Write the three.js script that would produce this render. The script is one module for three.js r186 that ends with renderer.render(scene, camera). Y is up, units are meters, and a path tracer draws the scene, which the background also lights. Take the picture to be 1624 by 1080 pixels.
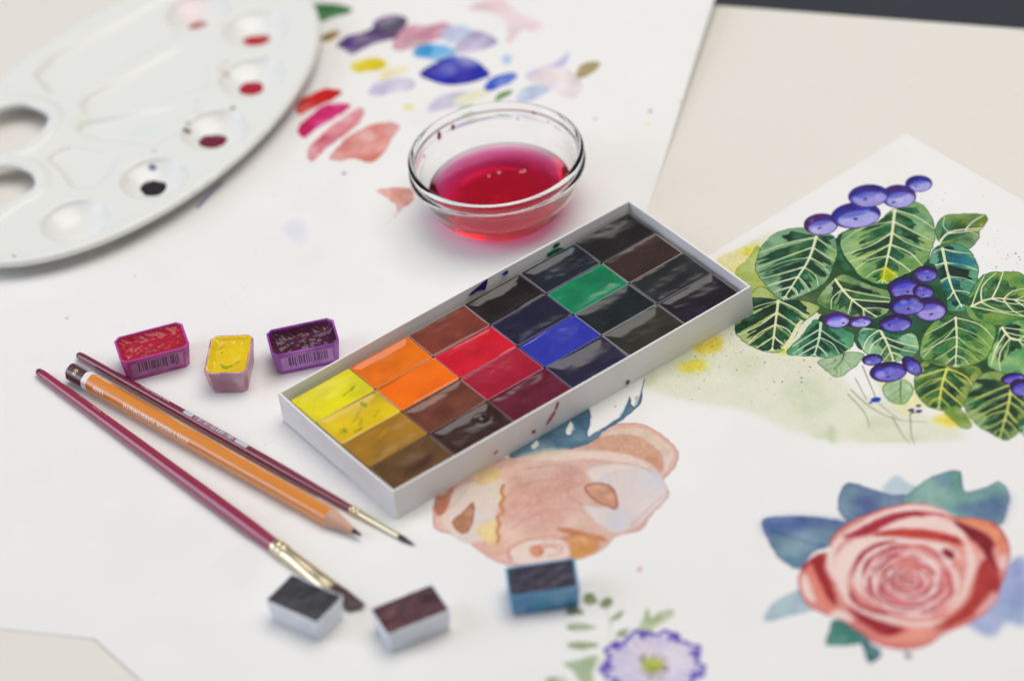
import * as THREE from 'three';
import { mergeGeometries, mergeVertices, toCreasedNormals } from 'three/addons/utils/BufferGeometryUtils.js';
import { RectAreaLightUniformsLib } from 'three/addons/lights/RectAreaLightUniformsLib.js';
import { RoundedBoxGeometry } from 'three/addons/geometries/RoundedBoxGeometry.js';

// ---------- camera, light, exposure ----------
const scene = new THREE.Scene();
scene.background = new THREE.Color().setRGB(0.14, 0.14, 0.143);
const camera = new THREE.PerspectiveCamera(11.27, 1024 / 680, 0.05, 20);
camera.position.set(0, 0.878, 1.0635);
camera.rotation.set(-0.69018, 0, -0.13018);
camera.focus = 1.372;
camera.userData.fStop = 4.1;
const renderer = new THREE.WebGLRenderer({ antialias: true });
renderer.toneMapping = THREE.LinearToneMapping;
renderer.toneMappingExposure = 1.42;
renderer.shadowMap.enabled = true;
RectAreaLightUniformsLib.init();
const MM = 0.001;

function lampPanel(name, label, category, w, h, at, look, color, radiance, glow) {
  const g = new THREE.Group(); g.name = name; g.position.set(...at); g.lookAt(...look); g.userData = { label, category };
  const back = new THREE.Mesh(new RoundedBoxGeometry(w + 0.08, h + 0.08, 0.03, 2, 0.01), new THREE.MeshStandardMaterial({ color: 0xdedede, roughness: 0.6 }));
  back.name = 'frame'; back.position.z = -0.021; g.add(back);
  const face = new THREE.Mesh(new THREE.PlaneGeometry(w, h), new THREE.MeshStandardMaterial({ color: 0xffffff, emissive: color, emissiveIntensity: glow, roughness: 0.9 }));
  face.name = 'diffuser'; face.position.z = -0.004; g.add(face);
  const l = new THREE.RectAreaLight(color, radiance, w, h);
  l.name = 'panel_light'; l.rotation.y = Math.PI; l.position.z = 0.004; g.add(l);   // RectAreaLight shines along its -z
  scene.add(g);
  return g;
}
lampPanel('ceiling_lamp', 'large square diffuse ceiling lamp hanging above the table', 'lamp', 1.7, 1.5, [0.4, 1.72, -0.36], [0.1, 0, -0.1], 0xfffaf4, 2.05, 0.5);
lampPanel('window_pane', 'tall bright window pane to the left of the table', 'window', 1.25, 1.35, [-1.7, 0.9, -0.08], [0, 0.1, 0], 0xdde8ff, 1.75, 0.4);

{ // small bar of bulbs beyond the table: the row of bright points mirrored in the palette wells and on wet paint
  const g = new THREE.Group(); g.name = 'spot_lamp'; g.position.set(0.45, 1.75, -1.3); g.userData = { label: 'short bar with three small bulbs hanging beyond the table', category: 'lamp' };
  const bar = new THREE.Mesh(new RoundedBoxGeometry(0.2, 0.02, 0.03, 2, 0.005), new THREE.MeshStandardMaterial({ color: 0x888888, roughness: 0.5 })); bar.name = 'bar'; bar.position.y = 0.028; g.add(bar);
  for (const x of [-0.05, 0, 0.065]) { const b = new THREE.Mesh(new THREE.SphereGeometry(0.014, 20, 14), new THREE.MeshStandardMaterial({ color: 0xffffff, emissive: 0xffe6c8, emissiveIntensity: 40 })); b.name = 'bulb'; b.position.x = x; g.add(b); const l = new THREE.PointLight(0xffe6c8, 0.03); l.name = 'bulb_light'; l.shadow.radius = 0.6; l.castShadow = true; l.position.x = x; g.add(l); }
  scene.add(g);
}
// ---------- helpers ----------
function rngOf(seed) { let a = seed >>> 0; return () => { a = (a + 0x6d2b79f5) >>> 0; let t = Math.imul(a ^ (a >>> 15), 1 | a); t = (t + Math.imul(t ^ (t >>> 7), 61 | t)) ^ t; return ((t ^ (t >>> 14)) >>> 0) / 4294967296; }; }
const clamp = (x, a, b) => Math.min(b, Math.max(a, x)), lerp = (a, b, t) => a + (b - a) * t;
const smooth = (a, b, x) => { const t = clamp((x - a) / (b - a), 0, 1); return t * t * (3 - 2 * t); };
const hash2 = (x, y, s) => { const v = Math.sin(x * 127.1 + y * 311.7 + s * 74.7) * 43758.5453; return v - Math.floor(v); };
const noise2 = (x, y, s = 0) => { const ix = Math.floor(x), iy = Math.floor(y), u = smooth(0, 1, x - ix), v = smooth(0, 1, y - iy); return lerp(lerp(hash2(ix, iy, s), hash2(ix + 1, iy, s), u), lerp(hash2(ix, iy + 1, s), hash2(ix + 1, iy + 1, s), u), v); };
const fbm = (x, y, s = 0) => noise2(x, y, s) * 0.5 + noise2(x * 2.1, y * 2.1, s + 1) * 0.3 + noise2(x * 4.3, y * 4.3, s + 2) * 0.2;
const used = new Map();
function numbered(n) { const k = used.get(n) ?? 0; used.set(n, k + 1); return k ? n + '_' + String(k).padStart(3, '0') : n; }
function thing(name, label, category, x, y, z, turn = 0, group) {
  const g = new THREE.Group(); g.name = numbered(name); g.position.set(x * MM, y * MM, z * MM); g.rotation.y = turn;
  g.userData = { label, category }; if (group) g.userData.group = group; scene.add(g); return g;
}
function part(parent, name, geo, mat) { geo.scale(MM, MM, MM); const m = new THREE.Mesh(geo, mat); m.name = name; m.castShadow = m.receiveShadow = true; parent.add(m); return m; }
function geoOf(pos, idx, uv) {
  const g = new THREE.BufferGeometry(); g.setAttribute('position', new THREE.Float32BufferAttribute(pos, 3));
  g.setAttribute('uv', new THREE.Float32BufferAttribute(uv ?? new Array(pos.length / 3 * 2).fill(0), 2)); g.setIndex(idx); g.computeVertexNormals(); return g;
}
function std(o) { return new THREE.MeshStandardMaterial(o); }
function phys(o) { return new THREE.MeshPhysicalMaterial(o); }
const rgb = (r, g, b, a = 1) => `rgba(${Math.round(r)},${Math.round(g)},${Math.round(b)},${a})`;
function canvas(w, h) { const c = document.createElement('canvas'); c.width = w; c.height = h; return c; }
function tex(c, srgb = true) { const t = new THREE.CanvasTexture(c); if (srgb) t.colorSpace = THREE.SRGBColorSpace; t.anisotropy = 8; return t; }
function noiseTex(n, fn) { const d = new Uint8Array(n * n * 4); for (let y = 0; y < n; y++) for (let x = 0; x < n; x++) { const v = clamp(fn(x, y), 0, 1) * 255; d.set([v, v, v, 255], (y * n + x) * 4); } const t = new THREE.DataTexture(d, n, n); t.magFilter = THREE.LinearFilter; t.wrapS = t.wrapT = THREE.RepeatWrapping; t.needsUpdate = true; return t; }
// tileable noise for the paper's tooth
const tile = (x, y, f, s) => { const ix = Math.floor(x * f), iy = Math.floor(y * f), u = smooth(0, 1, x * f - ix), v = smooth(0, 1, y * f - iy), m = (k) => ((k % f) + f) % f; return lerp(lerp(hash2(m(ix), m(iy), s), hash2(m(ix + 1), m(iy), s), u), lerp(hash2(m(ix), m(iy + 1), s), hash2(m(ix + 1), m(iy + 1), s), u), v); };
const toothTex = noiseTex(256, (x, y) => 0.45 * tile(x / 256, y / 256, 32, 1) + 0.35 * tile(x / 256, y / 256, 64, 2) + 0.2 * tile(x / 256, y / 256, 13, 3));
const streakTex = noiseTex(256, (x, y) => 0.5 * tile(x / 256, (y + 0.35 * x) / 256 % 1, 6, 4) + 0.3 * tile(x / 256, y / 256, 16, 5) + 0.2 * tile(x / 256, y / 256, 48, 6));

// ---------- table and floor ----------
{
  // far edge of the table runs from (112.9,-216) to (239.8,-168)
  const ang = Math.atan2(168.2 - 216.1, 239.8 - 112.9);           // slope of that edge, in plan
  const t = thing('table', 'cream laminate table under the papers and paints', 'table', 0, -740, 0);
  const w = 1500, d = 900, cx = 112.9, cz = -216.1;
  const top = new RoundedBoxGeometry(w, 28, d, 4, 3); top.translate(0, 726, d / 2);
  const uvn = top.attributes.position, uv = top.attributes.uv; for (let i = 0; i < uvn.count; i++) uv.setXY(i, uvn.getX(i) / 300, uvn.getZ(i) / 300);
  const lam = canvas(512, 512), lc = lam.getContext('2d'), R = rngOf(3); lc.fillStyle = rgb(225, 221, 212); lc.fillRect(0, 0, 512, 512);
  for (let i = 0; i < 2600; i++) { lc.fillStyle = R() < 0.5 ? rgb(214, 207, 194, 0.1) : rgb(236, 232, 222, 0.1); lc.beginPath(); lc.arc(R() * 512, R() * 512, 0.6 + R() * 2.2, 0, 7); lc.fill(); }
  const lt = tex(lam); lt.wrapS = lt.wrapT = THREE.RepeatWrapping;
  const mt = std({ map: lt, roughness: 0.5 });
  const m = part(t, 'table_top', top, mt);
  m.position.set(cx * MM, 0, cz * MM); m.rotation.y = ang;
  const steel = std({ color: 0x8d8f92, roughness: 0.4, metalness: 0.8 });
  for (const [lx, lz] of [[-680, 60], [680, 60], [-680, 840], [680, 840]]) { const l = part(t, 'leg', new RoundedBoxGeometry(45, 712, 45, 2, 3).translate(lx, 356, lz), steel); l.position.copy(m.position); l.rotation.copy(m.rotation); }
  const f = new THREE.Mesh(new THREE.PlaneGeometry(8, 8).rotateX(-Math.PI / 2), std({ color: new THREE.Color().setRGB(0.062, 0.07, 0.085), roughness: 0.85 }));
  f.name = 'floor'; f.position.set(0, -0.74, -1.2); f.userData = { kind: 'structure' }; f.receiveShadow = true; scene.add(f);
}

// ---------- watercolour drawing (flat pigment on the sheets), coordinates in mm on the sheet ----------
const pairs = (a) => { const o = []; for (let i = 0; i < a.length; i += 2) o.push([a[i], a[i + 1]]); return o; };
function trace(c, P, closed = true) {
  const n = P.length, at = (i) => closed ? P[(i + n) % n] : P[clamp(i, 0, n - 1)];
  c.beginPath(); c.moveTo(...P[0]);
  for (let i = 0; i < (closed ? n : n - 1); i++) { const a = at(i - 1), b = at(i), d = at(i + 1), e = at(i + 2); c.bezierCurveTo(b[0] + (d[0] - a[0]) / 6, b[1] + (d[1] - a[1]) / 6, d[0] - (e[0] - b[0]) / 6, d[1] - (e[1] - b[1]) / 6, d[0], d[1]); }
  if (closed) c.closePath();
}
function rough(c, P, R, amp) {   // a slightly ragged version of a smooth outline
  const o = [], N = P.length; for (let i = 0; i < N; i++) { const [p0, p1, p2, p3] = [-1, 0, 1, 2].map((k) => P[(i + k + N) % N]), L = Math.hypot(p2[0] - p1[0], p2[1] - p1[1]), n = Math.max(1, Math.round(L / 1.5)); for (let k = 0; k < n; k++) { const t = k / n; o.push([0, 1].map((d) => 0.5 * (2 * p1[d] + (p2[d] - p0[d]) * t + (2 * p0[d] - 5 * p1[d] + 4 * p2[d] - p3[d]) * t * t + (3 * p1[d] - p0[d] - 3 * p2[d] + p3[d]) * t * t * t) + (R() - 0.5) * amp)); } }
  return o;
}
const bounds = (P) => [Math.min(...P.map((p) => p[0])), Math.min(...P.map((p) => p[1])), Math.max(...P.map((p) => p[0])), Math.max(...P.map((p) => p[1]))];
function mottle(c, P, R, cols, n, r0, r1, alpha) {   // pools of pigment inside the current clip
  const [x0, y0, x1, y1] = bounds(P);
  for (let i = 0; i < n; i++) { const x = lerp(x0, x1, R()), y = lerp(y0, y1, R()), r = lerp(r0, r1, R()), k = cols[Math.floor(R() * cols.length)]; const g = c.createRadialGradient(x, y, 0, x, y, r); g.addColorStop(0, rgb(...k, alpha)); g.addColorStop(0.6, rgb(...k, alpha * 0.7)); g.addColorStop(1, rgb(...k, 0)); c.fillStyle = g; c.fillRect(x - r, y - r, 2 * r, 2 * r); }
}
function wash(c, flat, col, o = {}) {
  const { a = 1, seed = 1, cols = [], n = 8, r = [2, 7], ma = 0.5, edge, ew = 0.35, ea = 0.6, blur = 0, rag = 0.45 } = o, R = rngOf(seed * 7919 + 13);
  let P = Array.isArray(flat[0]) ? flat : pairs(flat); if (rag) P = rough(c, P, R, rag);
  c.save(); if (blur) c.filter = `blur(${blur * PXMM}px)`;
  trace(c, P); c.fillStyle = rgb(...col, a); c.fill();
  if (!blur && P.length > 5) { const m = [0, 1].map((d) => P.reduce((s, p) => s + p[d], 0) / P.length), k = 0.86 + R() * 0.08, sh = [(R() - 0.5) * 1.2, (R() - 0.5) * 1.2], Q = rough(c, P.map((p) => [0, 1].map((d) => m[d] + (p[d] - m[d]) * k + sh[d])), R, 1.1), dk = R() < 0.5 ? 0.9 : 1.07; c.filter = `blur(${0.25 * PXMM}px)`; trace(c, Q); c.fillStyle = rgb(...col.map((v) => clamp(v * dk, 0, 255)), 0.45 * a); c.fill(); }
  c.filter = 'none';
  if (cols.length) { c.save(); trace(c, P); c.clip(); mottle(c, P, R, cols, n, r[0], r[1], ma); c.restore(); }
  if (!blur && P.length > 5) { const [x0, y0, x1, y1] = bounds(P), D = Math.min(x1 - x0, y1 - y0); c.save(); trace(c, P); c.clip(); mottle(c, P, R, [col.map((v) => lerp(v, 234, 0.5)), col.map((v) => v * 0.86), col.map((v) => lerp(v, 234, 0.25))], 9, D * 0.12, D * 0.42, 0.38); c.restore(); }
  if (edge) { trace(c, P); c.strokeStyle = rgb(...edge, ea); c.lineWidth = ew; c.stroke(); }
  c.restore(); return P;
}
function stroke(c, flat, col, w0, w1 = w0, a = 1) {   // tapering line
  const P = Array.isArray(flat[0]) ? flat : pairs(flat), Q = [];
  for (let i = 0; i < P.length - 1; i++) for (let k = 0; k < 6; k++) { const t = k / 6, p0 = P[Math.max(i - 1, 0)], p1 = P[i], p2 = P[i + 1], p3 = P[Math.min(i + 2, P.length - 1)]; Q.push([0, 1].map((d) => 0.5 * (2 * p1[d] + (p2[d] - p0[d]) * t + (2 * p0[d] - 5 * p1[d] + 4 * p2[d] - p3[d]) * t * t + (3 * p1[d] - p0[d] - 3 * p2[d] + p3[d]) * t * t * t))); }
  Q.push(P[P.length - 1]);
  const A = [], B = []; for (let i = 0; i < Q.length; i++) { const p = Q[Math.max(0, i - 1)], q = Q[Math.min(Q.length - 1, i + 1)], L = Math.hypot(q[0] - p[0], q[1] - p[1]) || 1, w = lerp(w0, w1, i / (Q.length - 1)) / 2, nx = -(q[1] - p[1]) / L * w, ny = (q[0] - p[0]) / L * w; A.push([Q[i][0] + nx, Q[i][1] + ny]); B.unshift([Q[i][0] - nx, Q[i][1] - ny]); }
  c.beginPath(); [...A, ...B].forEach((p, i) => i ? c.lineTo(...p) : c.moveTo(...p)); c.closePath(); c.fillStyle = rgb(...col, a); c.fill();
}
function hit(P, x, y, dx, dy) { let best = Infinity; for (let i = 0; i < P.length; i++) { const [ax, ay] = P[i], [bx, by] = P[(i + 1) % P.length], ex = bx - ax, ey = by - ay, det = dx * ey - dy * ex; if (Math.abs(det) < 1e-9) continue; const t = ((ax - x) * ey - (ay - y) * ex) / det, u = ((ax - x) * dy - (ay - y) * dx) / det; if (t > 1e-3 && u >= 0 && u <= 1 && t < best) best = t; } return best; }
function along(M, t) { let L = 0; const s = []; for (let i = 1; i < M.length; i++) { s.push(Math.hypot(M[i][0] - M[i - 1][0], M[i][1] - M[i - 1][1])); L += s[i - 1]; } let d = t * L; for (let i = 0; i < s.length; i++) { if (d <= s[i] || i === s.length - 1) { const k = d / s[i], dx = (M[i + 1][0] - M[i][0]) / s[i], dy = (M[i + 1][1] - M[i][1]) / s[i]; return [lerp(M[i][0], M[i + 1][0], k), lerp(M[i][1], M[i + 1][1], k), dx, dy]; } d -= s[i]; } }
function leaf(c, outline, rib, o = {}) {
  const { light = [[130, 165, 110]], dark = [[24, 84, 52]], vein = [226, 226, 190], n = 5, seed = 1, cover = [0.35, 0.9], ang = 0.85, edge = [40, 80, 50], veinW = 0.75, pale = false } = o;
  const R = rngOf(seed * 104729 + 7), P = pairs(outline), M = pairs(rib);
  wash(c, P, light[0], { cols: light.slice(1).length ? light.slice(1) : light, n: 16, r: [3, 9], ma: 0.75, seed, edge, ew: 0.4, ea: 0.55 });
  c.save(); trace(c, P); c.clip();
  const ends = { 1: [], '-1': [] };
  for (const s of [1, -1]) for (let k = 0; k <= n; k++) {
    const t = 0.02 + 0.93 * k / n, [x, y, dx, dy] = along(M, t), A = ang * (1 - 0.25 * k / n) * s + (R() - 0.5) * 0.12, ux = dx * Math.cos(A) - dy * Math.sin(A), uy = dx * Math.sin(A) + dy * Math.cos(A), L = Math.min(hit(P, x, y, ux, uy), 60);
    ends[s].push([x, y, ux, uy, L]);
  }
  if (!pale) for (const s of [1, -1]) for (let k = -1; k < n; k++) {
    let a = ends[s][k], b = ends[s][k + 1]; if (k < 0) { const [x, y, dx, dy] = along(M, 0); const A = s * 1.9; a = [x, y, dx * Math.cos(A) - dy * Math.sin(A), dx * Math.sin(A) + dy * Math.cos(A), b[4] * 0.7]; }
    const fr = Math.min(1, lerp(cover[0], cover[1], R()) + 0.08), g = 0.12, col = dark[Math.floor(R() * dark.length)], pts = [];
    const pa = (f, m) => { const pax = a[0] + a[2] * a[4] * f, pay = a[1] + a[3] * a[4] * f, pbx = b[0] + b[2] * b[4] * f, pby = b[1] + b[3] * b[4] * f; return [lerp(pax, pbx, m), lerp(pay, pby, m)]; };
    pts.push(pa(0.04, 0.18), pa(fr * 0.5, g + 0.02), pa(fr * (0.85 + R() * 0.25), g + 0.05));
    for (let q = 1; q < 5; q++) pts.push(pa(fr * (0.72 + R() * 0.5), lerp(g, 1 - g, q / 5)));
    pts.push(pa(fr * (0.85 + R() * 0.25), 1 - g - 0.05), pa(fr * 0.5, 1 - g), pa(0.04, 0.82));
    wash(c, pts, col, { a: 0.93, cols: [dark[(k + 9) % dark.length], [30, 120, 80], [14, 50, 38]], n: 5, r: [1.5, 5], ma: 0.5, seed: seed + k * 3 + s, edge: [12, 46, 36], ea: 0.35, ew: 0.3 });
  }
  if (!pale) mottle(c, P, R, [[16, 66, 54], [176, 200, 150], [40, 112, 100], [190, 196, 96], [24, 84, 60]], 16, 2, 6, 0.32);
  for (const s of [1, -1]) for (let k = 0; k <= n; k++) { const [x, y, ux, uy, L] = ends[s][k], b = (R() - 0.35) * 0.24 * L * s, veinW = (o.veinW ?? 0.75) * (0.6 + R() * 0.75); stroke(c, [[x, y], [x + ux * L * 0.5 - uy * b, y + uy * L * 0.5 + ux * b], [x + ux * L * 1.0, y + uy * L * 1.0]], vein, veinW * (pale ? 0.6 : 0.95), veinW * 0.45, pale ? 0.75 : 0.95); }
  stroke(c, M, vein, veinW * 1.7, veinW * 0.8, 0.97);
  c.restore();
}
function berry(c, flat, rx, ry, rot, seed, o = {}) {   // rx, ry in mm on the sheet
  const R = rngOf(seed * 31 + 5), [x, y] = flat, { body = [56, 46, 128], pale = [178, 178, 224], blue = [62, 74, 182], px = 0.06, py = 0.34 } = o;
  c.save(); c.translate(x, y); c.rotate(rot); c.beginPath(); c.ellipse(0, 0, rx, ry, 0, 0, 7); c.fillStyle = rgb(...body); c.fill(); c.clip();
  const P = [[-rx, -ry], [rx, ry]]; mottle(c, P, R, [[88, 40, 116], blue, [52, 40, 110]], 7, rx * 0.3, rx * 0.7, 0.6);
  c.filter = `blur(${0.45 * PXMM}px)`; c.beginPath(); c.ellipse(rx * px, ry * py, rx * 0.84, ry * 0.66, 0.12, 0, 7); c.fillStyle = rgb(...pale, 0.92); c.fill();
  c.beginPath(); c.ellipse(rx * px - rx * 0.1, ry * (py - 0.5), rx * 0.72, ry * 0.26, -0.1, 0, 7); c.fillStyle = rgb(...blue, 0.5); c.fill(); c.filter = 'none';
  mottle(c, P, R, [[214, 210, 238], [150, 144, 210], [176, 174, 226]], 5, rx * 0.15, rx * 0.4, 0.4);
  c.beginPath(); c.ellipse(rx * (R() - 0.5) * 0.9, ry * (0.05 + R() * 0.45), rx * 0.09, ry * 0.12, R() * 3, 0, 7); c.fillStyle = rgb(66, 52, 110, 0.75); c.fill();
  c.beginPath(); c.ellipse(0, 0, rx - 0.1, ry - 0.1, 0, 0, 7); c.strokeStyle = rgb(44, 28, 84, 0.8); c.lineWidth = 0.6; c.stroke(); c.filter = `blur(${0.5 * PXMM}px)`; c.beginPath(); c.ellipse(0, ry * 0.12, rx * 1.0, ry * 1.0, 0, Math.PI * 1.05, Math.PI * 1.95); c.lineWidth = ry * 0.34; c.strokeStyle = rgb(...body, 0.75); c.stroke(); c.restore();
}
function granulate(cv, seed) { // pigment settling into the tooth of the paper
  const c = cv.getContext('2d'), im = c.getImageData(0, 0, cv.width, cv.height), d = im.data, w = cv.width, N = 512, nz = new Float32Array(N * N), R = rngOf(seed);
  for (let y = 0; y < N; y++) for (let x = 0; x < N; x++) nz[y * N + x] = 0.42 * R() + 0.58 * (0.5 * tile(x / N, y / N, 128, seed) + 0.3 * tile(x / N, y / N, 40, seed + 1) + 0.2 * tile(x / N, y / N, 11, seed + 2));
  for (let i = 0, p = 0; i < d.length; i += 4, p++) { const k = Math.max(Math.abs(d[i] - 232), Math.abs(d[i + 1] - 231), Math.abs(d[i + 2] - 228)); if (k < 8) continue; const v = (nz[(Math.floor(p / w) % N) * N + (p % w) % N] - 0.5) * Math.min(k, 70) * 0.75; for (let q = 0; q < 3; q++) d[i + q] = 232 - (232 - d[i + q]) * 1.15 + v; }
  c.putImageData(im, 0, 0);
}
function spatter(c, cx, cy, sx, sy, n, col, seed, r0 = 0.12, r1 = 0.5) { const R = rngOf(seed); for (let i = 0; i < n; i++) { const a = R() * 7, d = Math.sqrt(-2 * Math.log(R() + 1e-6)) * 0.6, r = lerp(r0, r1, R() * R()); c.beginPath(); c.ellipse(cx + Math.cos(a) * d * sx, cy + Math.sin(a) * d * sy, r, r * (0.6 + R() * 0.4), R() * 3, 0, 7); c.fillStyle = rgb(...col, 0.5 + R() * 0.45); c.fill(); } }

let PXMM = 4.87;
function sheetCanvas(wmm, hmm, pxmm, seed) {
  PXMM = pxmm; const cv = canvas(Math.round(wmm * pxmm), Math.round(hmm * pxmm)), c = cv.getContext('2d'); c.scale(pxmm, pxmm);
  c.fillStyle = rgb(233, 232, 229); c.fillRect(0, 0, wmm, hmm);
  const R = rngOf(seed); mottle(c, [[0, 0], [wmm, hmm]], R, [[237, 236, 234], [229, 228, 224]], 240, 3, 18, 0.35);
  for (let i = 0; i < 500; i++) { c.fillStyle = rgb(150, 140, 135, 0.12 + R() * 0.2); c.beginPath(); c.arc(R() * wmm, R() * hmm, 0.05 + R() * R() * 0.25, 0, 7); c.fill(); }
  return [cv, c];
}
function sheet(name, label, category, O, A, B, La, Lb, thick, lift, cv) {
  const na = 60, nb = 60, pos = [], uv = [], idx = [], row = nb + 1, N = (na + 1) * row;
  for (const off of [thick, 0]) for (let i = 0; i <= na; i++) for (let j = 0; j <= nb; j++) { const u = i / na * La, v = j / nb * Lb, x = O[0] + A[0] * u + B[0] * v, z = O[1] + A[1] * u + B[1] * v; pos.push(x, lift(u, v) + off, z); uv.push(i / na, 1 - j / nb); }
  const up = A[0] * B[1] - A[1] * B[0] > 0 ? 0 : 1;   // winding for an upward top face
  const quad = (a, b, c, d, f) => f ? idx.push(a, b, c, a, c, d) : idx.push(a, c, b, a, d, c);
  for (let i = 0; i < na; i++) for (let j = 0; j < nb; j++) { const a = i * row + j, b = a + 1, c = a + row + 1, d = a + row; quad(a, b, c, d, !up); quad(a + N, b + N, c + N, d + N, up); }
  const side = (a, b) => { quad(a, b, b + N, a + N, !up); };
  for (let i = 0; i < na; i++) { side((i + 1) * row, i * row); side(i * row + nb, (i + 1) * row + nb); }
  for (let j = 0; j < nb; j++) { side(j, j + 1); side(na * row + j + 1, na * row + j); }
  const t = thing(name, label, category, 0, 0, 0);
  const cx = O[0] + A[0] * La / 2 + B[0] * Lb / 2, cz = O[1] + A[1] * La / 2 + B[1] * Lb / 2;
  let g = geoOf(pos, idx, uv); g = toCreasedNormals(g, 0.6); g.translate(-cx, 0, -cz); t.position.set(cx * MM, 0, cz * MM);
  const tooth = toothTex.clone(); tooth.repeat.set(La / 42, Lb / 42); tooth.needsUpdate = true;
  scene.remove(t); const m = new THREE.Mesh(g.scale(MM, MM, MM), std({ map: tex(cv), roughness: 0.82, bumpMap: tooth, bumpScale: 0.00009 })); m.name = t.name; m.position.copy(t.position); m.userData = t.userData; m.castShadow = m.receiveShadow = true; scene.add(m); return m;
}

// sheet 1: colour swatches
{
  const W1 = 268, L1 = 432, [cv, c] = sheetCanvas(W1, L1, 4.6, 11);
  const Z = 1;
  // green and brown dabs beside the palette
  wash(c, [185.1,407.3,175.4,408.6,168.3,407.1,165.6,404.5,168.3,401.1,173.5,398.2,177.5,394.6,183.0,400.1], [78, 128, 84], { cols: [[60, 110, 70], [100, 150, 100]], seed: 2, edge: [50, 95, 60] });
  wash(c, [173.7,381.6,172.6,385.3,168.4,388.1,166.3,386.9,167.8,382.1,171.9,379.0], [160, 125, 52], { cols: [[120, 88, 30], [190, 160, 90]], seed: 3 });
  // purple and slate brush marks
  wash(c, [164.7,377.0,162.7,383.6,158.1,386.7,152.1,391.0,152.3,397.4,148.0,401.9,141.4,402.1,138.2,399.1,138.0,391.4,140.6,384.8,146.8,381.5,151.9,376.4,156.3,370.6,159.7,374.8], [116, 92, 132], { cols: [[88, 66, 118], [140, 112, 150], [70, 52, 110]], n: 14, seed: 4, edge: [72, 56, 110], ew: 0.7, ea: 0.7 });
  wash(c, [148.6,392.2,145.8,398.0,140.9,400.3,138.3,397.8,139.8,392.2,143.4,389.1], [92, 92, 104], { a: 0.9, blur: 0.8, seed: 5 });
  wash(c, [162.6,377.2,160.3,382.9,157.7,381.3,158.5,372.7], [82, 62, 142], { a: 0.8, blur: 0.6 });
  // rose mark fading to blue and violet
  wash(c, [139.6,381.2,138.5,391.4,134.2,395.8,127.6,395.7,121.8,398.5,116.4,396.8,115.2,390.0,119.8,386.8,126.1,381.6,131.5,377.5,137.2,376.6], [196, 148, 162], { cols: [[184, 128, 146], [210, 172, 184]], n: 12, seed: 6, edge: [190, 98, 112], ew: 0.6, ea: 0.7 });
  wash(c, [119.4,389.5,117.9,396.1,110.6,397.3,105.0,392.8,107.7,386.1,113.4,382.9], [186, 196, 220], { a: 0.9, blur: 1, seed: 7 });
  wash(c, [110.1,378.7,109.2,387.8,104.2,393.7,98.3,391.9,92.7,386.7,95.8,381.9,100.6,379.6,105.5,377.3], [178, 168, 200], { cols: [[150, 140, 182], [196, 186, 212]], seed: 8, edge: [136, 122, 166], ew: 0.6 });
  // yellow, cyan blue, ultramarine
  wash(c, [154.1,361.8,153.4,366.0,147.6,368.7,142.2,368.9,137.9,365.2,140.0,360.9,145.3,358.6,151.0,357.7], [228, 208, 40], { cols: [[236, 222, 90], [218, 196, 16]], seed: 9 });
  wash(c, [139.5,355.3,137.9,361.1,132.0,363.5,127.4,362.1,129.6,358.4,135.1,354.8,137.8,352.8], [228, 216, 168], { a: 0.9, seed: 10, blur: 0.5 });
  wash(c, [140.4,342.8,140.0,349.0,134.8,354.0,126.7,355.7,121.8,352.6,122.3,347.3,129.1,344.9,135.6,341.2], [202, 196, 216], { cols: [[190, 184, 208]], seed: 11, edge: [180, 174, 205], ea: 0.5 });
  wash(c, [127.7,373.4,127.7,379.7,123.0,382.3,115.8,381.7,109.6,378.7,109.8,373.3,115.4,369.7,121.2,371.3], [110, 170, 214], { cols: [[150, 190, 222], [80, 150, 205]], seed: 12 });
  wash(c, [127.7,373.4,127.7,379.7,122.9,382.0,120.1,377.7,121.9,372.1], [24, 128, 196], { a: 0.95, blur: 0.7 });
  wash(c, [121.0,359.2,118.5,365.3,112.7,372.1,106.8,374.2,98.6,371.4,90.4,362.3,93.1,358.1,99.6,354.3,107.7,352.8,114.7,355.1], [46, 48, 168], { cols: [[72, 60, 172], [26, 54, 190], [110, 90, 180], [40, 36, 140]], n: 16, seed: 13, edge: [30, 34, 120], ew: 0.8 });
  wash(c, [89.6,350.6,89.5,356.7,85.5,362.1,79.6,363.9,77.1,361.5,79.0,356.9,83.3,353.0,86.7,349.7], [58, 92, 200], { cols: [[90, 130, 212], [40, 72, 190]], seed: 14 });
  wash(c, [87.0,372.5,86.9,376.5,84.0,376.8,82.5,371.6,84.2,369.6], [168, 196, 226], { seed: 15, blur: 0.4 });
  // faint washes at the right and top
  wash(c, [111.2,333.7,109.3,342.5,102.1,347.6,94.9,348.3,95.0,340.5,101.1,335.6,108.7,332.2], [208, 204, 222], { seed: 16, edge: [196, 190, 214], ea: 0.4 });
  wash(c, [100.7,339.9,98.6,346.2,92.2,350.3,87.3,350.0,88.6,344.6,95.8,339.6], [226, 222, 196], { seed: 17, blur: 0.4 });
  wash(c, [83.3,344.3,81.7,348.8,77.1,351.4,76.9,348.4,80.2,344.6,82.3,342.7], [120, 156, 98], { seed: 18 });
  wash(c, [97.3,335.1,95.4,337.9,91.5,339.5,91.6,335.7,95.2,333.2], [150, 196, 150], { seed: 19 });
  wash(c, [73.9,347.0,71.7,353.3,66.1,356.5,58.9,357.2,60.0,352.7,65.6,345.2,71.3,342.9], [198, 208, 228], { seed: 20, edge: [186, 196, 222], ea: 0.4 });
  wash(c, [73.8,361.8,69.8,367.5,62.6,372.6,57.9,380.2,57.2,372.3,62.0,365.6,69.0,359.7], [204, 204, 228], { seed: 21, cols: [[190, 186, 222], [222, 206, 218]] });
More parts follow.
